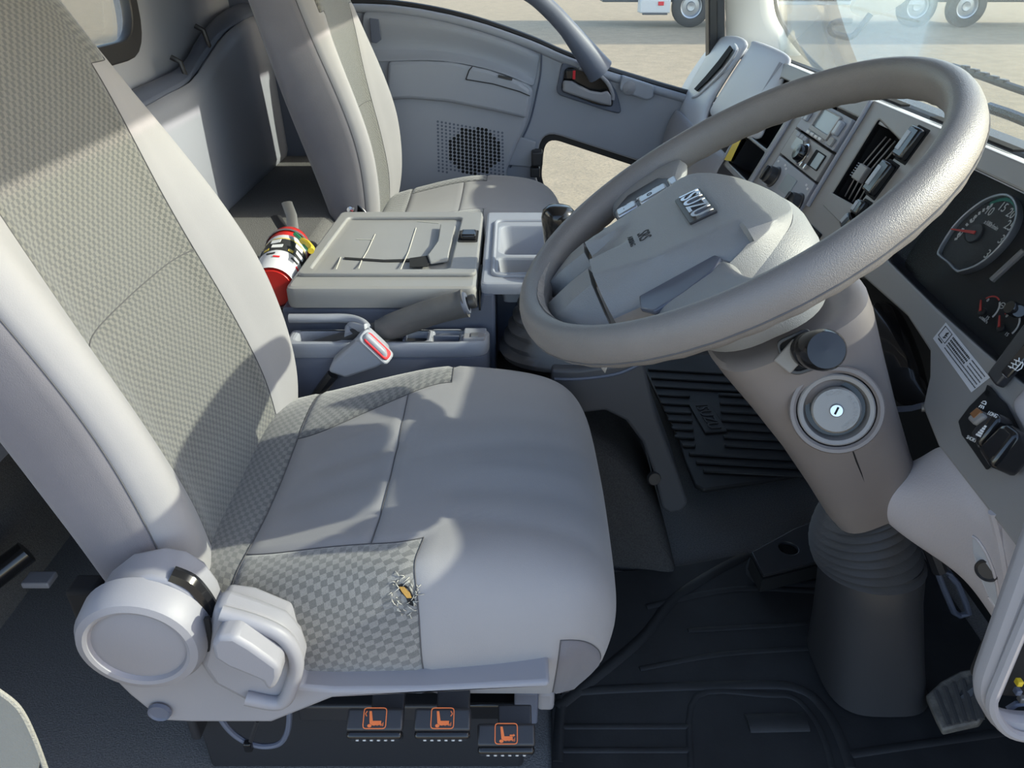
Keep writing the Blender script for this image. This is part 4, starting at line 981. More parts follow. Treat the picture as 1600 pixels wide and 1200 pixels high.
# main bezel with openings: storage cubbies, radio bay, climate bay, vent, cluster
cub1 = rpoly([fq(1204,128),fq(1219,111),fq(1250,126),fq(1238,180),fq(1207,166)], 0.006, 3)
cubU = rpoly([(-0.945,0.010),(-0.945,0.070),(-0.800,0.070),(-0.790,0.010)], 0.006, 3)
cubL1 = rpoly([(-0.950,-0.062),(-0.950,0.000),(-0.790,0.000),(-0.790,-0.062)], 0.006, 3)
cubL2 = rpoly([(-0.955,-0.136),(-0.955,-0.070),(-0.790,-0.070),(-0.790,-0.136)], 0.006, 3)
bay = rpoly([(-0.715,0.066),(-0.503,0.066),(-0.488,-0.116),(-0.715,-0.116)], 0.004, 2)
vent_h = rpoly([fq(1372,186),fq(1412,226),fq(1336,326),fq(1298,306)], 0.005, 3)
clu_h = rpoly([(-0.205,0.072),(0.285,0.072),(0.285,-0.085),(0.10,-0.088),(-0.02,-0.086),(-0.190,-0.078)], 0.02, 4)
lowb = [(-0.752,-0.150),(-0.745,-0.235),(-0.300,-0.235),(-0.262,-0.135),(-0.195,-0.118),(-0.06,-0.116),(0.020,-0.128),(0.050,-0.150),(0.075,-0.180),(0.135,-0.196),(0.240,-0.200),(0.36,-0.205)]
out = [(-0.985,0.100),(-0.985,-0.150)]+lowb+[(0.36,0.100)]
dplate('main_bezel', [out, cubU, cubL1, cubL2, bay, vent_h, clu_h], 0.0, 0.014, M['plastic_bezel'], db, bevel=0.003)
tube('bezel_edge', [D(0.982,h,0.003) for h in (-0.14,-0.05,0.03,0.097)], 0.005, M['plastic_mid'], db, n=8)
tube('bezel_edge', [D(0.757,h,0.003) for h in (-0.145,-0.05,0.03,0.095)], 0.005, M['plastic_mid'], db, n=8)
tube('bezel_edge', [fpt(x, y, 0.003) for x, y in ((1364,152),(1345,185),(1310,242),(1262,322))], 0.004, M['plastic_mid'], db, n=8)
for hole in (cubU, cubL1, cubL2):
    fr_ = [DO+DY*p[0]+DH*p[1] for p in hole]; bk_ = [p-DN*0.09 for p in fr_]; n_ = len(fr_)
    obj('storage_cubby', fr_+bk_, [(i, (i+1) % n_, n_+(i+1) % n_, n_+i) for i in range(n_)]+[tuple(range(n_, 2*n_))], M['black'], db, recalc=False)
prism('caution_label', [fpt(x, y, 0.006) for x, y in ((1132,250),(1150,216),(1160,214),(1142,252))], M['yellow'], db, d=DN*0.0008)
# air vent
va = thing('air_vent', 'black louvred air vent in the dash between radio and switches', 'vent', fpt(1354,255))
vq = [DO+DY*p[0]+DH*p[1] for p in vent_h]; bk_ = [p-DN*0.045 for p in vq]; n_ = len(vq)
obj('vent_duct', [p-DN*0.001 for p in vq]+bk_, [(i, (i+1) % n_, n_+(i+1) % n_, n_+i) for i in range(n_)]+[tuple(range(n_, 2*n_))], M['void'], va, recalc=False)
y_a, y_b, h_a, h_b = 0.355, 0.432, -0.048, 0.060
for k in range(4):
    y = y_a+0.007+k*0.0165
    pts = [D(y+0.0015*math.sin(PI*i/6), h_a+(h_b-h_a)*i/6, -0.008-0.006*abs(i-3)/3) for i in range(7)]
    sheet('louvre', [pts, [p+V((0,0.0135,0))-DN*0.006 for p in pts]], M['plastic_bezel'], va, thick=0.0015, sub=0)
drbox('louvre_tab', 0.388, -0.004, -0.003, (0.030,0.026,0.010), M['plastic_bezel'], va, bevel=0.002)
for k in range(6): drbox('tab_tooth', 0.4055, -0.014+k*0.0042, -0.001, (0.004,0.0018,0.008), M['plastic_mid'], va, bevel=0.0004)
q = [fpt(x, y, 0.0022) for x, y in ((1288,322),(1300,301),(1336,321),(1338,328),(1318,352))]
prism('vent_sill', q, M['plastic_bezel'], db, d=DN*0.004, bevel=0.0015)
# radio (display unit) and the tuner below it
ra_ = thing('car_radio', 'grey car radio with blank display and a row of pale buttons', 'radio', D(0.6,0.03,0))
dplate('face_plate', [rpoly([(-0.705,0.004),(-0.505,0.002),(-0.508,0.060),(-0.700,0.062)], 0.004, 2)], 0.006, 0.02, M['plastic_mid'], ra_, bevel=0.0015)
dplate('display_hood', [rpoly([(-0.640,0.012),(-0.545,0.010),(-0.545,0.056),(-0.640,0.057)], 0.003, 2), rpoly([(-0.634,0.021),(-0.551,0.019),(-0.551,0.053),(-0.634,0.054)], 0.002, 2)], 0.010, 0.006, M['plastic_bezel'], ra_, bevel=0.001)
dplate('display', [rpoly([(-0.636,0.019),(-0.549,0.017),(-0.549,0.055),(-0.636,0.056)], 0.002, 2)], 0.0066, 0.002, M['lcd'], ra_)
drbox('display_strip', 0.592, 0.0165, 0.0075, (0.082,0.007,0.002), M['hub_gloss'], ra_, bevel=0.0005)
for k in range(4): drbox('preset_button', 0.628-k*0.0205, 0.0075, 0.009, (0.015,0.006,0.007), M['pearl'], ra_, bevel=0.0015)
drbox('tune_button', 0.525, 0.037, 0.011, (0.016,0.026,0.010), M['lens'], ra_, bevel=0.003)
for k, (y, h) in enumerate(((0.682,0.050),(0.664,0.050),(0.684,0.030),(0.672,0.030))): drbox('side_button', y, h, 0.010, (0.010,0.018 if k > 1 else 0.012,0.008), M['lens'], ra_, bevel=0.002)
drbox('card_blank', 0.525, 0.013, 0.0085, (0.020,0.014,0.005), M['plastic_bezel'], ra_, bevel=0.001)
tb_ = thing('tuner_panel', 'grey tuner unit with large oval knob below the radio display', 'radio', D(0.6,-0.03,0))
dplate('face_plate', [rpoly([(-0.705,-0.052),(-0.497,-0.054),(-0.503,-0.002),(-0.705,0.000)], 0.004, 2)], 0.005, 0.02, M['plastic_bezel'], tb_, bevel=0.0015)
dplate('tuner_window', [rpoly([(-0.672,-0.032),(-0.630,-0.034),(-0.622,-0.020),(-0.640,-0.008),(-0.672,-0.010)], 0.003, 2)], 0.0065, 0.003, M['lcd'], tb_)
for k in range(3): drbox('tuner_button', 0.664-k*0.019, -0.0055, 0.008, (0.016,0.009,0.006), M['plastic_mid'], tb_, bevel=0.0015)
lathe('volume_knob', [(0.0,0.017),(0.013,0.0165),(0.0155,0.013),(0.016,0.0)], D(0.603,-0.030,0.005), DN, M['black_gloss'], tb_, n=28)
lathe('knob_ring', [(0.016,0.0),(0.018,0.004),(0.0205,0.003),(0.021,0.0)], D(0.603,-0.030,0.005), DN, M['chrome'], tb_, n=28)
dplate('card_slot', [rpoly([(-0.565,-0.040),(-0.515,-0.040),(-0.515,-0.010),(-0.565,-0.010)], 0.003, 2)], 0.0065, 0.003, M['void'], tb_)
dplate('card_glass', [rpoly([(-0.548,-0.038),(-0.518,-0.038),(-0.518,-0.012),(-0.548,-0.012)], 0.002, 2)], 0.0075, 0.002, M['lcd'], tb_)
for k in range(2): drbox('toggle_pin', 0.578-k*0.020, -0.044, 0.009, (0.004,0.010,0.006), M['chrome'], tb_, bevel=0.001)
# climate controls
cl = thing('climate_panel', 'grey climate control panel with rotary knobs under the radio', 'control panel', D(0.6,-0.085,0))
dplate('face_plate', [rpoly([(-0.705,-0.116),(-0.490,-0.116),(-0.496,-0.057),(-0.705,-0.056)], 0.004, 2)], 0.004, 0.02, M['plastic_mid'], cl, bevel=0.0015)
for y, h in ((0.666,-0.094),(0.512,-0.104)):
    kn_ = lathe('rotary_knob', [(0.0,0.020),(0.014,0.0195),(0.017,0.017),(0.0185,0.004),(0.0215,0.002),(0.0215,0.0)], D(y,h,0.004), DN, M['black'], cl, n=28)
    drbox('knob_bar', y, h, 0.026, (0.007,0.030,0.008), M['black_gloss'], kn_, bevel=0.002)
dplate('climate_window', [rpoly([(-0.618,-0.105),(-0.563,-0.105),(-0.563,-0.072),(-0.618,-0.072)], 0.003, 2)], 0.0055, 0.003, M['lcd'], cl)
for y, h in ((0.650,-0.064),(0.637,-0.068),(0.690,-0.066),(0.520,-0.068),(0.508,-0.072)): drbox('climate_mark', y, h, 0.0046, (0.008,0.004,0.0008), M['white'], cl, bevel=0.0002)
# rocker switches between vent and cluster
for i, (a_, b_, lab, wide) in enumerate((((1437,200),(1403,247),'topmost long black rocker switch with grey lens, nearest the windshield',0.040),((1391,254),(1356,302),'middle long black rocker switch with grey lens, beside the louvred vent',0.040),((1351,314),(1336,336),'short upper black rocker switch below the middle long one',0.030),((1334,338),(1317,356),'lowest short black rocker switch, at the foot of the switch row',0.030))):
    pa, pb_ = fpt(*a_, 0.006), fpt(*b_, 0.006)
    c = (pa+pb_)/2; L_ = (pa-pb_).length; ax = (pa-pb_).normalized(); bx2 = ax.cross(DN).normalized()
    s_ = thing('rocker_switch', lab, 'switch', c, 'dash rocker switches')
    rbox('switch_bezel', c-DN*0.008, (L_+0.008, wide*0.98, 0.006), M['void'], s_, axes=(ax, DN.cross(ax).normalized(), DN), bevel=0.002)
    AX = (ax, DN.cross(ax).normalized(), DN)
    rbox('rocker', c, (L_, wide*0.80, 0.014), M['black_gloss'], s_, axes=AX, bevel=0.004)
    side = AX[1] if AX[1].y > 0 else -AX[1]
    rbox('switch_lens', c+DN*0.0066+side*wide*0.18, (L_*0.62, wide*0.30, 0.003), M['lens'], s_, axes=AX, bevel=0.001)
drbox('blank_switch', 0.40, -0.128, 0.002, (0.055,0.030,0.006), M['void'], db, bevel=0.002)
# ---------------------------------------------------------------- instrument cluster
ic_ = thing('instrument_cluster', 'instrument cluster with rev counter and small red-needle gauges behind the wheel', 'gauges', D(0.0,0,-0.05))
CD = -0.030
cp = [DO+DY*p[0]+DH*p[1] for p in clu_h]; n_ = len(cp); bk_ = [p-DN*0.052 for p in cp]
obj('cluster_well', [p-DN*0.002 for p in cp]+bk_, [(i, (i+1) % n_, n_+(i+1) % n_, n_+i) for i in range(n_)]+[tuple(range(n_, 2*n_))], M['well'], ic_, recalc=False)
dplate('cluster_face', [clu_h], CD-0.004, 0.006, M['dial'], ic_)
def cq(px, py, d=CD): return fq(px, py, d)
tq = [(1470,420),(1476,395),(1488,372),(1508,345),(1530,323),(1552,309),(1572,305),(1588,310),(1595,326),(1594,348),(1586,368),(1572,388),(1552,408),(1530,422),(1508,428),(1490,425)]
tout = [(1469,396),(1482,372),(1498,350),(1518,331),(1540,315),(1562,306),(1580,305),(1592,315),(1596,334),(1590,356),(1576,378),(1556,400),(1532,418),(1508,427),(1498,427),(1484,413),(1472,404)]
tout_w = [V((cq(x,y)[0],cq(x,y)[1])) for x, y in tout]
tc_ = sum(tout_w, V((0,0)))/len(tout_w)
sm = [p.to_2d() for p in cat_rom([V((p.x,p.y,0)) for p in tout_w], 4, True)]
inn = [tc_+(p-tc_)*0.93 for p in sm]
dplate('tachometer_rim', [sm, inn], CD+0.006, 0.010, M['silver'], ic_, bevel=0.0012)
dplate('tachometer_dial', [inn], CD+0.0008, 0.0015, mat('ribbed_dial', (0.030,0.030,0.033), 0.5, bump=0.3, bscale=500), ic_)
hub_w = V(cq(1526,366))
dplate('gauge_hub', [[hub_w+V((0.013*math.cos(2*PI*k/24),0.013*math.sin(2*PI*k/24))) for k in range(24)]], CD+0.005, 0.005, M['black'], ic_, bevel=0.001)
nd = V(cq(1492,361)); dv = (nd-hub_w).normalized(); pv = V((-dv.y,dv.x))
tip_ = hub_w+dv*((nd-hub_w).length)
dplate('needle', [[hub_w-dv*0.004-pv*0.0022, hub_w-dv*0.004+pv*0.0022, tip_+pv*0.0008, tip_-pv*0.0008]], CD+0.007, 0.0015, M['needle'], ic_)
for s_, x, y in (('5',1521,343),('10',1546,330),('15',1567,324),('20',1580,334),('25',1577,353),('30',1567,376),('35',1545,399),('0',1500,366)):
    q = cq(x, y, CD+0.001); text('dial_number', s_, DO+DY*q[0]+DH*q[1]+DN*(CD+0.0012), DY, DH, 0.0165, M['white'], ic_, depth=0.0002, sx=0.85)
q = cq(1549, 352, CD+0.001); text('dial_unit', 'x100r/min', DO+DY*q[0]+DH*q[1]+DN*(CD+0.0012), DY, DH, 0.0085, M['white'], ic_, depth=0.0002, sx=0.85)
# tick marks along the rim and the green economy band
tk = []
NT = len(inn)
for k in range(0, NT):
    p = inn[k]; d_ = (tc_-p).normalized()
    ang = k/NT
    if 0.02 < ang < 0.47:
        pass
sel = [p for p in inn if p.y > hub_w.y-0.002 or p.x < hub_w.x]
tick_src = [(1489,372),(1494,364),(1500,356),(1507,348),(1514,341),(1521,335),(1528,329),(1535,324),(1542,320),(1548,316)]
for i, (x, y) in enumerate(tick_src):
    q = V(cq(x+3, y+2, CD+0.001)); d_ = (hub_w-q).normalized(); w_ = 0.0016; pp = V((-d_.y, d_.x))
    dplate('tick_mark', [[q-pp*w_, q+pp*w_, q+pp*w_+d_*0.0045, q-pp*w_+d_*0.0045]], CD+0.0016, 0.0006, M['white'], ic_)
gb_ = [V(cq(x, y, CD+0.001)) for x, y in ((1548,316),(1560,311),(1572,309),(1582,311),(1589,318),(1591,328))]
gin = [p+(hub_w-p).normalized()*0.0045 for p in gb_]
dplate('green_band', [gb_+list(reversed(gin))], CD+0.0016, 0.0006, M['teal'], ic_)
for (cx, cy), (ox, oy) in (((1541,475),(0,0)),((1571,500),(0,0))):
    c_ = V(cq(cx+3, cy+8)); r_ = 0.017
    arc = [c_+V((math.cos(math.radians(a_)), math.sin(math.radians(a_))))*r_ for a_ in range(150, 60, -10)]
    arc2 = [c_+(p-c_)*0.90 for p in reversed(arc)]
    dplate('red_arc', [arc+arc2], CD+0.0012, 0.0006, M['needle'], ic_)
    arc = [c_+V((math.cos(math.radians(a_)), math.sin(math.radians(a_))))*r_ for a_ in range(58, -20, -8)]
    arc2 = [c_+(p-c_)*0.88 for p in reversed(arc)]
    dplate('white_arc', [arc+arc2], CD+0.0012, 0.0006, M['white'], ic_)
    dplate('small_hub', [[c_+V((0.0055*math.cos(2*PI*k/16)-0.002, 0.0055*math.sin(2*PI*k/16)-0.006)) for k in range(16)]], CD+0.004, 0.004, M['black'], ic_, bevel=0.001)
    h2 = c_+V((-0.002,-0.006)); t2 = c_+V((-0.0135,0.004)); d_ = (t2-h2).normalized(); pp = V((-d_.y,d_.x))
    dplate('small_needle', [[h2-pp*0.0015, h2+pp*0.0015, t2+pp*0.0007, t2-pp*0.0007]], CD+0.006, 0.0012, M['needle'], ic_)
    for s_, a_, rr in (('0',140,0.012),('15',-38,0.013)):
        q = c_+V((math.cos(math.radians(a_)), math.sin(math.radians(a_))))*rr
        text('dial_number', s_, DO+DY*q.x+DH*q.y+DN*(CD+0.0012), DY, DH, 0.006, M['white'], ic_, depth=0.0002)
q = cq(1538,500); text('dial_unit', 'x100kPa', DO+DY*q[0]+DH*q[1]+DN*(CD+0.0012), DY, DH, 0.005, M['white'], ic_, depth=0.0002)
c_ = V(cq(1567,478)); dplate('warning_symbol', [[c_+V((0.004*math.cos(2*PI*k/20),0.004*math.sin(2*PI*k/20))) for k in range(20)], [c_+V((0.0032*math.cos(2*PI*k/20),0.0032*math.sin(2*PI*k/20))) for k in range(20)]], CD+0.0012, 0.0005, M['white'], ic_)
dplate('symbol_bar', [[c_+V((-0.002,-0.0005)), c_+V((0.002,-0.0005)), c_+V((0.002,0.0005)), c_+V((-0.002,0.0005))]], CD+0.0012, 0.0005, M['white'], ic_)
# ribs between the dials and the trip stalk
tube('cluster_rib', [fpt(x, y, CD+0.004) for x, y in ((1550,438),(1575,415),(1600,392))], 0.004, M['plastic_bezel'], ic_, n=8)
tube('trip_stem', [fpt(1590,485,CD), fpt(1592,486,0.0)], 0.0065, M['black_gloss'], ic_, n=12)
lathe('trip_knob', [(0.0,0.012),(0.007,0.012),(0.008,0.010),(0.008,0.0)], fpt(1590,486,-0.006), DN, M['black_gloss'], ic_, n=18)
dplate('cluster_lens', [clu_h], -0.006, 0.002, M['cluster_glass'], ic_)
# ---------------------------------------------------------------- warning sticker, lamp switch, dimmer
st = thing('warning_sticker', 'white warning sticker with dense black text on the lower cluster edge', 'sticker', fpt(1503,558,0.002))
sq = [fpt(x, y, 0.0006) for x, y in ((1478,504),(1547,590),(1518,613),(1458,529))]
prism('sticker_sheet', sq, M['paper'], st, d=DN*0.0004, smooth=False)
a0, a1, a3 = sq[0], sq[1], sq[3]; ux, uy = (a1-a0), (a3-a0)
rnd_ = random.Random(11)
def stq(u, v): return a0+ux*u+uy*v+DN*0.0006
def stbar(nm, u0, u1, v0, v1): return prism(nm, [stq(u0,v0), stq(u1,v0), stq(u1,v1), stq(u0,v1)], M['ink'], st, d=DN*0.0002, smooth=False)
pieces = []
for r in range(3):
    u = 0.24
    while u < 0.62:
        l = rnd_.uniform(0.012,0.022); pieces.append(stbar('text_line', u, min(0.63, u+l), 0.14+r*0.16, 0.14+r*0.16+0.095)); u += l+0.008
for r in range(5):
    u = 0.24+0.0*r
    while u < 0.94:
        if r < 3 and u < 0.66: u = 0.67; continue
        l = rnd_.uniform(0.008,0.016); pieces.append(stbar('text_line', u, min(0.95, u+l), 0.12+r*0.165, 0.12+r*0.165+0.055)); u += l+0.007
tx = join(pieces, 'sticker_text'); tx['kind'] = 'stuff'
for (u0, u1, v0, v1) in ((0.035,0.205,0.10,0.125),(0.035,0.205,0.66,0.685),(0.035,0.045,0.10,0.685),(0.195,0.205,0.10,0.685),(0.07,0.165,0.74,0.80)): stbar('pictogram_frame', u0, u1, v0, v1)
pp = [stbar('pictogram', 0.075+rnd_.random()*0.07, 0.085+rnd_.random()*0.085, *(lambda q_: (q_, q_+0.06))(0.18+k*0.055)) for k in range(7)]
join(pp, 'pictogram')
fg = thing('fog_lamp_switch', 'black fog lamp switch with a white lamp symbol at the right edge', 'switch', fpt(1580,580,0.006))
fo_ = [fpt(x, y, 0.004) for x, y in ((1554,590),(1562,602),(1569,609),(1640,530),(1625,505),(1612,512))]
prism('switch_body', fo_, M['black'], fg, d=DN*0.012, bevel=0.003)
fi_ = [fpt(x, y, 0.0165) for x, y in ((1567,583),(1577,593),(1640,524),(1626,512))]
prism('switch_rocker', fi_, M['black_gloss'], fg, d=DN*0.004, bevel=0.002)
O_ = fpt(1589,570,0.0212); du = DY; dv2 = DH
tube('lamp_symbol', [O_+DY*0.002*0+DY*(x*0.0045)+DH*(y*0.0045) for x, y in ((0.6,1.2),(1.3,0.9),(1.7,0),(1.3,-0.9),(0.6,-1.2),(0.6,1.2))], 0.0006, M['white'], fg, n=5)
for k in (-1,0,1): tube('lamp_symbol', [O_+DY*0.0015+DH*(k*0.0042), O_-DY*0.0075+DH*(k*0.0042-0.002)], 0.0006, M['white'], fg, n=5)
tube('lamp_symbol', [O_-DY*0.003+DH*(0.0065*(1-2*k/6)) + DY*(0.0012*(1 if k % 2 else -1)) for k in range(7)], 0.0006, M['white'], fg, n=5)
drb = fpt(1571,586,0.0185); rbox('switch_mark', drb, (0.008,0.003,0.001), M['silver'], fg, axes=(DY,DH,DN), bevel=0.0003)
dmr = thing('dimmer_switch', 'black lamp dimmer lever marked LONG and SHORT below the sticker', 'switch', fpt(1548,680,0.01))
o_ = [fpt(x, y, 0.002) for x, y in ((1500,660),(1518,636),(1548,606),(1562,620),(1575,632),(1596,672),(1572,706),(1544,736),(1522,704),(1506,682))]
prism('switch_frame', o_, M['void'], dmr, d=DN*0.004, bevel=0.002)
prism('rocker', [fpt(x, y, 0.022) for x, y in ((1509,653),(1526,637),(1540,650),(1520,664))], M['plastic_bezel'], dmr, d=DN*-0.016, bevel=0.003)
prism('indicator_lens', [fpt(x, y, 0.0225) for x, y in ((1514,646),(1526,636),(1534,643),(1521,654))], mat('amber_lens', (0.22,0.10,0.04), 0.25), dmr, d=DN*-0.003, bevel=0.001)
prism('slide_track', [fpt(x, y, 0.018) for x, y in ((1516,676),(1545,640),(1556,650),(1527,700))], M['black'], dmr, d=DN*-0.012, bevel=0.002)
prism('slide_lever', [fpt(x, y, 0.040) for x, y in ((1524,700),(1562,660),(1574,662),(1590,676),(1560,714),(1545,732))], M['black_gloss'], dmr, d=DN*-0.034, bevel=0.006, seg=3)
prism('lever_ridge', [fpt(x, y, 0.036) for x, y in ((1552,640),(1562,652),(1526,698),(1520,686))], M['black_gloss'], dmr, d=DN*-0.022, bevel=0.004, seg=2)
LU = (fpt(1546,644)-fpt(1518,690)).normalized(); LV = DN.cross(LU)
text('dimmer_word', 'LONG', fpt(1551,648,0.0365), -LV, LU, 0.0056, M['white'], dmr, depth=0.0002, sx=0.8)
text('dimmer_word', 'SHORT', fpt(1518,686,0.0190), -LV, LU, 0.0056, M['white'], dmr, depth=0.0002, sx=0.8)
for k in range(5):
    c = fpt(1529+k*2.6, 680-k*3.4, 0.0366); w_ = 0.0070-0.0010*k
    rbox('dimmer_wedge', c, (w_, 0.0022, 0.0006), M['white'], dmr, axes=(LV, LU, DN), bevel=0.0002)
O_ = fpt(1536,632,0.0230)
tube('lamp_symbol', [O_+LV*(x*0.0025)+LU*(y*0.0025) for x, y in ((-1.2,0.4),(-0.9,1.2),(0,1.6),(0.9,1.2),(1.2,0.4),(-1.2,0.4))], 0.0006, M['white'], dmr, n=5)
for k in (-1,0,1): tube('lamp_symbol', [O_+LV*(k*0.0022)-LU*0.001, O_+LV*(k*0.003)-LU*0.0042], 0.0006, M['white'], dmr, n=5)
prism('small_blank', [fpt(x, y, 0.003) for x, y in ((1545,602),(1551,606),(1562,620),(1552,628),(1540,618))], M['void'], dmr, d=DN*0.003, bevel=0.001)
# right-hand end pad of the bezel
rows = [[fpt(x, y, d) for x, y, d in r] for r in (
    [(1574,628,0.002),(1600,600,0.004),(1650,560,0.0)],
    [(1584,648,0.014),(1620,640,0.020),(1680,600,0.01)],
    [(1610,700,0.014),(1650,690,0.020),(1700,680,0.01)],
    [(1628,740,0.0),(1660,740,0.0),(1710,740,0.0)])]
sheet('end_pad', rows, M['plastic_knee'], db, thick=0.006, sub=2)
# ---------------------------------------------------------------- lower knee panel on the driver side
kr = [
 [(1405,726,-0.07),(1440,712,-0.09),(1472,684,-0.118),(1498,716,-0.165),(1534,772,-0.215),(1570,830,-0.265),(1610,880,-0.30)],
 [(1372,742,-0.075),(1412,748,-0.105),(1460,745,-0.150),(1505,760,-0.195),(1545,810,-0.235),(1585,860,-0.275),(1625,900,-0.31)],
 [(1357,755,-0.080),(1398,772,-0.115),(1450,778,-0.160),(1502,790,-0.205),(1545,830,-0.240),(1590,880,-0.280),(1635,920,-0.315)],
 [(1355,778,-0.080),(1392,806,-0.115),(1448,822,-0.158),(1502,840,-0.203),(1548,880,-0.240),(1592,930,-0.280),(1640,960,-0.315)],
 [(1366,802,-0.078),(1402,836,-0.110),(1456,868,-0.150),(1508,900,-0.195),(1550,950,-0.232),(1596,1000,-0.272),(1640,1030,-0.31)],
 [(1384,806,-0.060),(1420,842,-0.090),(1466,874,-0.130),(1516,912,-0.175),(1558,984,-0.210),(1600,1040,-0.25),(1640,1080,-0.29)],
]
kp = sheet('knee_panel', [[at(x, y, 'y', v) for x, y, v in r] for r in kr], M['plastic_knee'], db, thick=-0.006, sub=3)
bpy.context.view_layer.update(); _dg = bpy.context.evaluated_depsgraph_get(); _dg.update()
def on_srf(px, py, off=0.001):
    hit, loc, nor, idx, o_, mx = S.ray_cast(_dg, CAM, ray(px, py).normalized())
    return loc+nor*off if nor.dot(ray(px, py)) < 0 else loc-nor*off
rc_ = [(1521,838),(1531,846),(1546,872),(1557,905),(1562,938),(1559,950),(1546,932),(1530,895),(1522,862)]
prism('panel_recess', [on_srf(*p) for p in rc_], M['plastic_dash'], kp, d=(0,0.0005,0), smooth=False)
tube('recess_edge', cat_rom([on_srf(x, y, 0.0005) for x, y in rc_[:7]], 4), 0.002, M['plastic_knee'], kp, n=6)
lathe('recess_cap', [(0.0,0.003),(0.009,0.003),(0.011,0.005),(0.0125,0.003),(0.0125,-0.003)], on_srf(1545,890,0.001), (-0.75,-0.6,0.15), M['black'], kp, n=24)
tube('panel_ridge', cat_rom([on_srf(x, y, 0.0) for x, y in ((1552,800),(1562,840),(1570,885),(1574,925))], 4), 0.005, M['plastic_knee'], kp, n=8)
# grey frame round the fuse opening at the door side
ff = thing('fuse_panel_frame', 'light grey rounded frame round a dark opening at the bottom right corner', 'frame', at(1560,1080,'y',-0.42))
def yq(px, py): p = at(px, py, 'y', -0.42); return (p.x, p.z)
fo_ = rpoly([yq(1632,790), yq(1524,1090), yq(1566,1162), yq(1900,1186), yq(1900,700)], [0.01,0.025,0.03,0.02,0.02], 6)
fi_ = rpoly([yq(1640,930), yq(1560,1118), yq(1585,1130), yq(1850,1150), yq(1850,800)], [0.01,0.012,0.012,0.02,0.02], 5)
plate('frame_ring', [fo_, fi_], (0,-0.42,0), (1,0,0), (0,0,1), 0.018, M['plastic_light'], ff, bevel=0.008)
fm = [V((p.x,-0.4225,p.y)) for p in rpoly([yq(1632,880), yq(1541,1098), yq(1572,1145), yq(1880,1168)], [0.01,0.02,0.02,0.02], 6)]
tube('frame_bead', fm, 0.005, M['plastic_light'], ff, n=8)
plate('frame_back', [rpoly([yq(1650,900), yq(1552,1112), yq(1580,1138), yq(1860,1160), yq(1860,780)], 0.01, 4)], (0,-0.385,0), (1,0,0), (0,0,1), 0.006, M['void'], ff)
for x, y, m_ in ((1592,1066,'yellow'),(1596,1092,'steel'),(1590,1080,'plastic')): rbox('fuse', at(x, y, 'y', -0.395), (0.005,0.006,0.006), M[m_], ff, bevel=0.001)
tube('fuse_wire', [at(x, y, 'y', -0.395) for x, y in ((1575,1108),(1588,1100),(1604,1098))], 0.003, M['plastic'], ff, n=6)
# dark duct, stay and dash bracket behind the column
du_ = thing('air_duct', 'black moulded duct in the gap between column and lower dash', 'duct', at(1410,560,'y',0.02))
dk = [[(1352,470,0.16),(1392,462,0.16),(1420,500,0.16)],[(1362,520,0.08),(1412,500,0.08),(1446,566,0.06)],[(1385,590,0.03),(1420,560,0.02),(1454,612,0.0)],[(1396,634,0.02),(1424,640,0.0),(1462,636,-0.03)]]
sheet('duct_shell', [[at(x, y, 'y', v) for x, y, v in r] for r in dk], M['black_gloss'], du_, thick=0.004, sub=2)
tube('duct_lip', [at(x, y, 'y', v) for x, y, v in ((1396,640,0.0),(1424,638,-0.02),(1462,628,-0.045))], 0.004, M['plastic'], du_, n=6)
lathe('brass_screw', [(0.0,0.016),(0.005,0.016),(0.005,0.006),(0.009,0.006),(0.009,0.0)], at(1463,637,'y',-0.06), (-0.8,0.3,-0.2), M['steel'], du_, n=10)
bt = thing('blue_tag', 'small bright blue tag beside the ribbed column boot', 'tag', at(1414,862,'y',-0.03))
prism('tag_sheet', [at(x, y, 'y', -0.04) for x, y in ((1408,857),(1420,860),(1426,865),(1415,869))], M['blue'], bt, d=(0,0.002,0))
# ================================================================ CENTRE CONSOLE
cc = thing('center_console', 'grey centre console with scratched cracked folding lid and cup trays', 'console', (-0.25,0.56,0.2))
YN, YF, ZC = 0.360, 0.765, 0.500
prism('console_body', [V((-0.518,YN,0.03)), V((-0.145,YN,0.03)), V((-0.145,YN,ZC-0.012)), V((-0.168,YN,ZC-0.012)), V((-0.174,YN,0.458)), V((-0.518,YN,0.458))], M['plastic'], cc, d=(0,YF-YN,0), bevel=0.006)
prism('console_nose', [V((-0.148,0.475,0.31)), V((0.03,0.475,0.31)), V((0.045,0.475,ZC-0.06)), V((-0.148,0.475,ZC-0.06))], M['plastic'], cc, d=(0,YF-0.475,0), bevel=0.006)
tube('console_seam', [V((-0.172,YN-0.001,0.455)), V((-0.172,YN-0.001,0.490)), V((-0.172,0.45,ZC+0.003))], 0.0015, M['void'], cc, n=5)
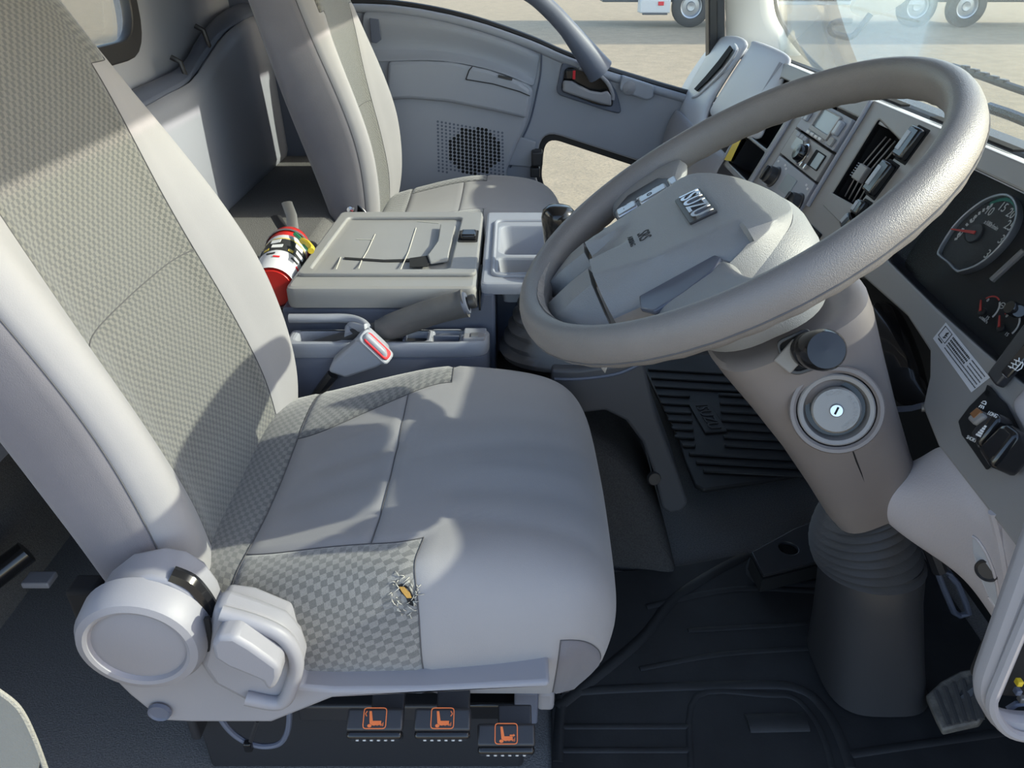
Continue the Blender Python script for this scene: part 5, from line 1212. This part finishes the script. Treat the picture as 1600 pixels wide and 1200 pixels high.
# front tray section with two open wells
tx0, tx1 = -0.170, 0.05
tray_o = rpoly([(tx0, YN), (-0.075, YN), (-0.060, 0.40), (tx1, 0.41), (tx1, YF), (tx0, YF)], 0.012, 4)
h1 = rpoly([(-0.138, 0.505), (0.020, 0.505), (0.020, 0.672), (-0.138, 0.672)], 0.022, 5)
h2 = rpoly([(-0.140, 0.415), (0.020, 0.425), (0.020, 0.488), (-0.140, 0.488)], 0.014, 5)
plate('cup_tray', [tray_o, h1, h2], (0,0,ZC+0.004), (1,0,0), (0,1,0), 0.022, M['plastic_mid'], cc, bevel=0.005)
for nm, h in (('tray_well', h1), ('tray_well', h2)):
    o_ = [V((p.x, p.y, ZC-0.002)) for p in h]; cxy = sum(o_, V())/len(o_)
    lo = [cxy+(p-cxy)*0.90-V((0,0,0.055)) for p in o_]
    n_ = len(o_)
    obj(nm, o_+lo, [(i, (i+1) % n_, n_+(i+1) % n_, n_+i) for i in range(n_)]+[tuple(range(n_, 2*n_))], M['plastic_mid'], cc, recalc=False)
tube('tray_rim', [V((p.x,p.y,ZC+0.005)) for p in rpoly([(-0.150,0.392),(-0.08,0.392),(0.03,0.412),(0.03,0.70),(-0.150,0.70)], 0.02, 5)], 0.004, M['plastic_mid'], cc, n=8, closed=True)
# lid with a raised border, sunken field, latch and cracks
LX0, LX1, LY0, LY1 = -0.505, -0.176, 0.350, 0.766
lid = plate('lid', [rpoly([(LX0,LY0),(LX1,LY0),(LX1,LY1),(LX0+0.012,LY1)], 0.018, 5)], (0,0,ZC), (1,0,0), (0,1,0), 0.040, M['plastic_lid'], cc, bevel=0.008)
fo = rpoly([(LX0+0.030,LY0+0.072),(-0.228,LY0+0.072),(-0.222,LY1-0.045),(LX0+0.042,LY1-0.045)], 0.012, 4)
fi = rpoly([(LX0+0.046,LY0+0.082),(-0.242,LY0+0.082),(-0.238,LY1-0.056),(LX0+0.056,LY1-0.056)], 0.010, 4)
plate('lid_border', [rpoly([(LX0+0.010,LY0+0.050),(LX1-0.003,LY0+0.050),(LX1-0.003,LY1-0.008),(LX0+0.020,LY1-0.008)], 0.014, 4), fo], (0,0,ZC+0.007), (1,0,0), (0,1,0), 0.008, M['plastic_lid'], lid, bevel=0.003)
def lp(px, py, z=ZC+0.0012): return at(px, py, 'z', z)
prism('lid_crack', [lp(*p) for p in ((538,402),(600,406),(632,405),(668,401),(700,403),(698,406),(668,405),(634,409),(600,409),(538,405))], M['void'], lid, d=(0,0,0.0005))
prism('broken_flap', [lp(x, y, ZC+0.006) for x, y in ((640,404),(668,400),(702,400),(700,408),(672,411),(668,417),(640,418))], M['void'], lid, d=(0,0,0.001), bevel=0.0)
prism('snapped_edge', [lp(x, y, ZC+0.010) for x, y in ((672,409),(700,405),(702,392),(712,352),(688,350),(684,376),(668,398))], M['plastic_lid'], lid, d=(0,0,-0.006), bevel=0.002)
for k, pts in enumerate(([(586,366),(574,392),(565,407)], [(650,356),(638,394),(626,421)], [(565,407),(560,420)], [(557,374),(584,375)], [(532,402),(525,421)], [(652,346),(686,349)])):
    tube('scratch', [lp(x, y, ZC+0.0006+(0.006 if y > 409 else 0)) for x, y in pts], 0.0011, M['fray'], lid, n=5)
lw_ = plate('latch_recess', [rpoly([(-0.2215,0.560),(-0.183,0.560),(-0.183,0.632),(-0.2215,0.632)], 0.006, 3)], (0,0,ZC+0.0075), (1,0,0), (0,1,0), 0.003, M['void'], lid)
rbox('latch_button', (-0.2010,0.588,ZC+0.011), (0.030,0.036,0.016), M['black_gloss'], lid, bevel=0.004)
# ================================================================ PARKING BRAKE BOX
pb = thing('parking_brake', 'black parking brake lever on a grey side box with coin trays', 'parking brake', (-0.3,0.30,0.3))
BZ = 0.425
bo = [at(470,570,'z',BZ), at(640,548,'z',BZ), at(770,540,'z',BZ)]
box_o = rpoly([(-0.50,0.290),(-0.185,0.292),(-0.158,0.302),(-0.152,0.346),(-0.50,0.346)], [0.01,0.03,0.03,0.02,0.01], 4)
hA = rpoly([(-0.485,0.302),(-0.408,0.302),(-0.400,0.338),(-0.485,0.338)], 0.012, 4)
hB = rpoly([(-0.335,0.302),(-0.262,0.302),(-0.262,0.338),(-0.335,0.338)], 0.006, 3)
hC = rpoly([(-0.252,0.300),(-0.206,0.300),(-0.206,0.340),(-0.252,0.340)], 0.006, 3)
plate('box_top', [box_o, hA, hB, hC], (0,0,BZ), (1,0,0), (0,1,0), 0.03, M['plastic_mid'], pb, bevel=0.005)
plate('box_body', [box_o], (0,0,BZ-0.028), (1,0,0), (0,1,0), 0.30, M['plastic'], pb, bevel=0.004)
plate('tray_floor', [hB], (0,0,BZ-0.014), (1,0,0), (0,1,0), 0.01, M['black'], pb)
plate('tray_floor', [hC], (0,0,BZ-0.014), (1,0,0), (0,1,0), 0.01, M['black'], pb)
rbox('tray_divider', (-0.300,0.320,BZ-0.006), (0.004,0.034,0.012), M['plastic'], pb, bevel=0.001)
rbox('tray_divider', (-0.229,0.320,BZ-0.006), (0.044,0.004,0.012), M['plastic'], pb, bevel=0.001)
plate('blank_cover', [rpoly([(-0.199,0.298),(-0.162,0.302),(-0.162,0.319),(-0.199,0.319)], 0.004, 3)], (0,0,BZ+0.006), (1,0,0), (0,1,0), 0.008, M['plastic_light'], pb, bevel=0.002)
plate('blank_cover', [rpoly([(-0.199,0.322),(-0.160,0.322),(-0.160,0.343),(-0.199,0.343)], 0.004, 3)], (0,0,BZ+0.004), (1,0,0), (0,1,0), 0.008, M['plastic_mid'], pb, bevel=0.002)
rbox('cover_notch', (-0.180,0.309,BZ+0.0065), (0.012,0.015,0.002), M['silver'], pb, bevel=0.0005)
# raised rear well rim seen between the seat and the console
rw = [at(x, y, 'z', 0.455) for x, y in ((462,487),(500,486),(540,490),(562,497),(572,508))]
tube('well_rim', cat_rom([V((-0.50,0.340,0.448))]+[V((max(p.x,-0.495), min(p.y,0.340), 0.448)) for p in rw]+[V((-0.392,0.325,0.440)), V((-0.392,0.304,0.432))], 4), 0.008, M['plastic_mid'], pb, n=10)
rbox('well_floor', (-0.44,0.318,0.40), (0.09,0.04,0.01), M['black'], pb, bevel=0.002)
# lever
h0 = at(480,548,'y',0.31); h1_ = at(600,512,'y',0.31); h2_ = at(690,484,'y',0.31); h3_ = at(726,476,'y',0.31)
tube('lever_arm', [h0, h0.lerp(h1_, 0.5), h1_], 0.013, M['black'], pb, n=12, ell=(0.6,1.15))
gpts = cat_rom([at(588,515,'y',0.31), at(604,513,'y',0.31), at(640,500,'y',0.31), at(680,486,'y',0.31), at(716,477,'y',0.31), at(727,474,'y',0.31)], 5)
N_ = len(gpts)
tube('lever_grip', gpts, [0.0145+0.0055*sstep(0.0,0.3,i/(N_-1))+0.002*sstep(0.8,1.0,i/(N_-1)) for i in range(N_)], M['grip'], pb, n=18, ell=(0.85,1.15))
gd = (gpts[-1]-gpts[-3]).normalized()
lathe('grip_collar', [(0.0,0.004),(0.018,0.004),(0.0195,0.001),(0.0195,-0.004)], gpts[-1], gd, M['plastic'], pb, n=20)
lathe('release_button', [(0.0095,-0.002),(0.0095,0.006),(0.012,0.007),(0.0122,0.015),(0.010,0.018),(0.0,0.0185)], gpts[-1], gd, M['black'], pb, n=18)
# ================================================================ BELT BUCKLE
bk = thing('belt_buckle', 'grey seat belt buckle with red release button beside the driver cushion', 'buckle', at(550,570,'y',0.252))
by = 0.252
outb = [at(x, y, 'y', by) for x, y in ((512,582),(518,568),(562,530),(572,522),(604,552),(606,566),(588,576),(540,592))]
prism('buckle_body', outb, M['plastic_mid'], bk, d=(0,0.034,0), bevel=0.006, seg=3)
ra, rb = at(568,524,'y',by+0.010), at(606,560,'y',by+0.010)
bx_ = (rb-ra).normalized(); bn = V((bx_.z*-1,0,bx_.x)); 
if bn.z < 0: bn = -bn
bn = (bn+V((0,-0.75,0))).normalized(); byy = bn.cross(bx_)
cR = (ra+rb)/2+bn*0.004
plate('button_frame', [rpoly([(-0.033,-0.014),(0.033,-0.014),(0.033,0.014),(-0.033,0.014)], 0.010, 4)], cR, bx_, byy, 0.018, M['plastic_mid'], bk, bevel=0.003)
rb_ = plate('release_button', [rpoly([(-0.027,-0.0095),(0.027,-0.0095),(0.027,0.0095),(-0.027,0.0095)], 0.008, 4)], cR+bn*0.004, bx_, byy, 0.010, M['red'], bk, bevel=0.002)
text('button_word', 'PRESS', cR+bn*0.0042, bx_, byy, 0.009, M['red_paint'], rb_, depth=0.0003)
tube('buckle_stem', [at(520,585,'y',0.28), at(505,605,'y',0.28), at(492,625,'y',0.28)], 0.010, M['black'], bk, n=8)
# ================================================================ GEAR LEVER HOUSING
gh_ = thing('gear_lever', 'gear lever with black knob above a ribbed black gaiter on its housing', 'gear lever', (0.02,0.36,0.2))
rings = []
gb0, gb1 = V((0.002,0.352,0.380)), V((-0.025,0.395,0.545))
NG = 9
for i in range(NG*2+1):
    t = i/(NG*2); c_ = gb0.lerp(gb1, t); k = 0.100*(1-t)**0.85+0.030; k += (0.006 if i % 2 else -0.003)*(1-0.4*t)
    ring = []
    for j in range(40):
        a_ = 2*PI*j/40; ca, sa = math.cos(a_), math.sin(a_)
        ring.append(c_+V((k*1.06*math.copysign(abs(ca)**0.8, ca), k*0.68*math.copysign(abs(sa)**0.8, sa), 0)))
    rings.append(ring)
loft('gear_gaiter', rings, M['gaiter'], gh_, ang=60)
kn = at(872,348,'y',0.45)
tube('lever_rod', [gb1-V((0,0,0.03)), kn.lerp(gb1, 0.4), kn-V((0,0,0.02))], 0.010, M['black_gloss'], gh_, n=12)
lathe('gear_knob', [(0.0,-0.065),(0.018,-0.064),(0.022,-0.040),(0.027,-0.012),(0.0305,0.008),(0.0285,0.021),(0.020,0.029),(0.010,0.0315),(0.0,0.032)], kn, (0.05,0.05,1), M['black_gloss'], gh_, n=32)
# housing: rounded dark cover from the gaiter down to the floor
prof_ = [(862,578),(905,578),(960,571),(996,558),(1006,562),(1012,590),(1026,650),(1052,720),(1076,786),(1068,799),(1046,803),(1034,794),(1022,740),(1004,692),(978,658),(946,642),(880,650),(862,640)]
prism('gear_housing', [at(x, y, 'y', 0.254) for x, y in prof_], M['housing'], gh_, d=(0,0.20,0), bevel=0.016, seg=4)
tube('housing_lip', cat_rom([at(x, y, 'y', 0.2535) for x, y in ((866,592),(905,592),(960,585),(994,572),(1004,566))], 4), 0.003, M['plastic'], gh_, n=6)
lathe('leg_fastener', [(0.0,0.003),(0.011,0.003),(0.013,0.0),(0.013,-0.004)], at(1022,748,'y',0.250), (0.2,-1,0.3), M['black'], gh_, n=16)
# ================================================================ TUNNEL CARPET, MATS, PEDALS
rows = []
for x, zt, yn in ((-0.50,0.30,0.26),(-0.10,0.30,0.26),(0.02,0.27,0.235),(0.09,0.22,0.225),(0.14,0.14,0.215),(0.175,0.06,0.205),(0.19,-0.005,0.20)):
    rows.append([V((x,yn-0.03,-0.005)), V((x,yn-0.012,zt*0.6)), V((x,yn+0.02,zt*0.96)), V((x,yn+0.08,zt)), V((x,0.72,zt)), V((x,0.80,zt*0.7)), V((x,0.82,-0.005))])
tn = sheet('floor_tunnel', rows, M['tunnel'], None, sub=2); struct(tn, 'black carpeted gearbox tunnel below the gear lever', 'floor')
# passenger-side ribbed rubber mat with raised brand block
m1 = thing('ribbed_mat', 'ribbed black rubber mat with raised lettering in the middle footwell', 'mat', (0.36,0.6,0.06))
MZ = 0.062
mo = [at(x, y, 'z', MZ) for x, y in ((1000,562),(1062,690),(1071,720),(1086,757),(1100,764),(1190,752),(1262,738),(1400,560),(1280,540))]
prism('mat_sheet', mo, M['mat'], m1, d=(0,0,-0.01), bevel=0.003)
ribs = []
for k in range(13):
    y0 = 578+k*13.2; xl = 1012+k*5.2
    if k > 8: xl += 6*(k-8)
    gaps = ((xl, 1073+k*1.5), (1118+k*1.5, 1330)) if 3 <= k <= 9 else ((xl, 1330),)
    for xa, xb in gaps:
        pa, pb_ = at(xa, y0, 'z', MZ), at(xb, y0+(xb-xa)*0.055+ (10 if xa > 1100 else 0)*0, 'z', MZ)
        ribs.append((pa, pb_))
for pa, pb_ in ribs:
    d_ = (pb_-pa).normalized(); s_ = V((-d_.y, d_.x, 0))
    prism('mat_rib', [pa-s_*0.006, pb_-s_*0.006, pb_+s_*0.006, pa+s_*0.006], M['mat'], m1, d=(0,0,0.005), bevel=0.002, seg=1)
bc = at(1105, 652, 'z', MZ+0.003)
blk = rbox('name_block', bc, (0.052,0.125,0.004), M['mat'], m1, axes=(V((0.995,0.10,0)).normalized(), V((-0.10,0.995,0)).normalized(), V((0,0,1))), bevel=0.002)
text('raised_word', 'ISUZU', bc+V((0,0,0.0022)), V((0.10,-0.995,0)), V((0.995,0.10,0)), 0.040, M['rubber'], m1, depth=0.0018, sx=0.95)
# large driver mat
m2 = thing('floor_mat', 'large moulded black rubber mat covering the driver footwell', 'mat', (0.25,-0.05,0.005))
dm_o = rpoly([(-0.072,-0.46),(-0.055,-0.06),(-0.03,0.17),(0.20,0.20),(0.335,0.235),(0.66,0.235),(0.66,-0.46)], 0.03, 4)
plate('mat_sheet', [dm_o], (0,0,0.010), (1,0,0), (0,1,0), 0.010, M['mat'], m2, bevel=0.002)
def ridge(pts, r=0.005, nm='mat_ridge'): tube(nm, cat_rom([at(x, y, 'z', 0.0105) for x, y in pts], 5), r*1.6, M['mat'], m2, n=8, ell=(1.0, 0.30), up=(0,0,1))
ridge([(872,1190),(878,1100),(905,1080),(1180,1070),(1252,1078),(1288,1108),(1312,1150),(1330,1200)])
ridge([(1080,1200),(1088,1088),(1200,1086),(1240,1090),(1270,1120),(1290,1160),(1300,1200)], 0.003)
ridge([(1168,1130),(1260,1128)], 0.010); ridge([(870,1135),(1080,1135)], 0.003); ridge([(875,1172),(1080,1172)], 0.003)
ridge([(1010,948),(1150,920),(1290,925)], 0.004); ridge([(1075,985),(1200,978),(1290,972)], 0.003)
ridge([(1320,1180),(1420,1165),(1600,1140)], 0.004); ridge([(1000,1045),(1130,1022),(1285,1012)], 0.003)
ridge([(870,1105),(1000,1000),(1060,930),(1170,868),(1180,905),(1290,912)], 0.006, 'mat_lip')
# foot rest plate with a hole
fp = thing('foot_rest', 'dark metal foot rest plate with a round hole left of the column boot', 'foot rest', at(1230,858,'z',0.03))
fz = 0.055
fo_ = [at(x, y, 'z', fz) for x, y in ((1174,862),(1240,826),(1300,802),(1330,850),(1300,872),(1193,898))]
hc_ = at(1232, 856, 'z', fz)
hole = [(hc_.x+0.017*math.cos(2*PI*k/20), hc_.y+0.017*math.sin(2*PI*k/20)) for k in range(20)]
plate('rest_plate', [[(p.x, p.y) for p in reversed(fo_)], hole], (0,0,fz), (1,0,0), (0,1,0), 0.008, M['black'], fp, bevel=0.002)
prism('rest_base', [p-V((0,0,0.012)) for p in fo_], M['void'], fp, d=(0,0,-0.030))
# accelerator pedal
ap = thing('accelerator_pedal', 'dusty ribbed accelerator pedal at the lower right', 'pedal', at(1490,1095,'z',0.07))
PZ = 0.060
P0 = at(1490,1095,'z',PZ); pn = V((-0.35,-0.10,0.93)).normalized()
po_ = [onp(x, y, P0, pn) for x, y in ((1446,1086),(1470,1064),(1500,1048),(1540,1040),(1556,1060),(1548,1100),(1530,1128),(1472,1141),(1462,1122))]
prism('pedal_pad', po_, mat('dusty_pedal_rubber', (0.085,0.078,0.07), 0.7, bump=0.4, bscale=300, var=0.4, vscale=60, dust=(0.26,0.23,0.19), dustamt=0.7, dscale=40), ap, d=pn*-0.016, bevel=0.003)
for k in range(7):
    a_ = onp(1462+k*14, 1080-k*5.5, P0, pn); b_ = onp(1484+k*12.5, 1134-k*2.5, P0, pn)
    tube('pedal_rib', [a_+pn*0.001, b_+pn*0.001], 0.0042, M['rubber'], ap, n=6, ell=(1,0.8))
tube('pedal_arm', [P0-pn*0.012, P0+V((0.06,0.02,0.03)), P0+V((0.12,0.03,0.10))], 0.010, M['black'], ap, n=8)
br = thing('brake_pedal_arm', 'black metal brake pedal arm with a slotted loop behind the column', 'pedal', at(1490,930,'y',0.0))
tube('arm_loop', [at(x, y, 'y', 0.03) for x, y in ((1462,888),(1474,918),(1490,956),(1500,962),(1514,958),(1510,944),(1496,912),(1482,896))], 0.005, M['plastic'], br, n=8, closed=True)
tube('arm_bar', [at(1468,892,'y',0.03), at(1440,820,'y',0.05), at(1430,740,'y',0.08)], 0.012, M['black'], br, n=8)
# ================================================================ FIRE EXTINGUISHER AND BRACKET
fx = thing('fire_extinguisher', 'small red fire extinguisher with a white label lying behind the console', 'extinguisher', at(455,392,'z',0.49))
fa = at(452,386,'z',0.485); fd = V((-0.10,0.99,0.03)).normalized()
EB = V((-0.74,0.36,0)).normalized()
lathe('cylinder', [(0.0,-0.20),(0.034,-0.20),(0.040,-0.19),(0.040,0.0),(0.038,0.014),(0.030,0.026),(0.014,0.034),(0.014,0.044),(0.0,0.044)], fa, fd, M['red_paint'], fx, n=32)
lathe('paper_label', [(0.0404,-0.199),(0.0406,-0.198),(0.0406,-0.040),(0.0404,-0.039)], fa, fd, M['paper'], fx, n=32, caps=False)
lathe('label_band', [(0.0407,-0.118),(0.0409,-0.117),(0.0409,-0.062),(0.0407,-0.061)], fa, fd, M['ink'], fx, n=32, caps=False)
lathe('label_rule', [(0.0408,-0.0600),(0.0409,-0.0598),(0.0409,-0.0562),(0.0408,-0.0560)], fa, fd, M['yellow'], fx, n=32, caps=False)
fxx, fyy, fzz = frame(fd)
def onfx(h, a_, r=0.0414): return fa+fd*h+(fxx*math.cos(a_)+fyy*math.sin(a_))*r
for h, a_, w_, l_, mm in [(h_, a2, w2, l2, c2) for a0_ in (0.3,1.4,2.5,3.6,4.7,5.8) for (h_, a2, w2, l2, c2) in ((-0.075,a0_,0.018,0.016,'white'),(-0.100,a0_+0.15,0.020,0.014,'white'),(-0.108,a0_-0.32,0.010,0.010,'yellow'),(-0.135,a0_,0.016,0.006,'ink'),(-0.150,a0_+0.3,0.012,0.006,'red'))]:
    nrm_ = (fxx*math.cos(a_)+fyy*math.sin(a_))
    rbox('label_picture', onfx(h, a_), (l_, w_, 0.001), M[mm], fx, axes=(fd, nrm_.cross(fd), nrm_), bevel=0.0003)
lathe('valve_head', [(0.0,0.07),(0.010,0.07),(0.012,0.05),(0.012,0.044)], fa, fd, M['chrome'], fx, n=14)
hv = fa+fd*0.062
tube('squeeze_handle', [hv, hv+V((-0.012,0.045,0.03)), hv+V((-0.030,0.085,0.045))], 0.008, M['steel'], fx, n=6, ell=(1.4,0.4))
tube('carry_handle', [hv-V((0.010,0,0)), hv+V((-0.035,0.04,0.008)), hv+V((-0.055,0.075,0.018))], 0.008, M['black'], fx, n=6, ell=(1.4,0.4))
tube('strap_band', [onfx(-0.012, 2*PI*k/24, 0.0415) for k in range(24)], 0.0045, M['steel'], fx, n=6, closed=True, ell=(0.4,1.6))
rbox('strap_buckle', onfx(-0.012, -2.0, 0.045), (0.030,0.040,0.008), M['chrome'], fx, axes=(fd, V((0,0,1)).cross(fd), V((0,0,1))), bevel=0.002)
tube('safety_clip', [at(x, y, 'z', 0.53) for x, y in ((472,376),(480,380),(487,388),(486,392))], 0.006, M['yellow'], fx, n=8)
tube('safety_tie', [at(x, y, 'z', 0.525) for x, y in ((461,366),(468,372),(478,386),(483,391))], 0.004, M['green'], fx, n=8)
# ================================================================ OUTSIDE THE GLASS: wipers, kerb mirror, cowl
wz = thing('wiper', 'black windshield wiper arm and blade lying along the cowl outside', 'wiper', (0.78,0.35,0.70))
tube('wiper_blade', [at(x, y, 'x', 0.80) for x, y in ((1488,104),(1530,118),(1575,134),(1640,156))], 0.007, M['black'], wz, n=8)
tube('wiper_arm', [at(x, y, 'x', 0.80) for x, y in ((1545,168),(1580,180),(1620,196),(1660,212))], 0.010, M['black_gloss'], wz, n=8)
for k in range(5): rbox('wiper_claw', at(1508+k*15, 107+k*5.5, 'x', 0.80), (0.012,0.020,0.012), M['black'], wz, bevel=0.002)
cw = rbox('trim_2', (0.80,0.55,0.655), (0.22,2.1,0.03), M['truck_dark'], bevel=0.01); struct(cw, 'dark cowl panel below the windshield outside', 'trim')
km = thing('kerb_mirror', 'round cream kerb mirror on a bent dark arm outside the windshield', 'mirror', at(1385,0,'y',1.75))
mc = at(1378,-8,'y',1.75)
lathe('mirror_shell', [(0.0,-0.03),(0.05,-0.028),(0.085,-0.012),(0.092,0.004),(0.086,0.012),(0.0,0.014)], mc, (0.1,-0.5,-0.6), M['cream'], km, n=28)
tube('mirror_arm', cat_rom([at(x, y, 'y', 1.75) for x, y in ((1360,22),(1345,42),(1331,57),(1312,56),(1300,50),(1298,40),(1310,34),(1330,34))], 5), 0.010, M['black'], km, n=8)
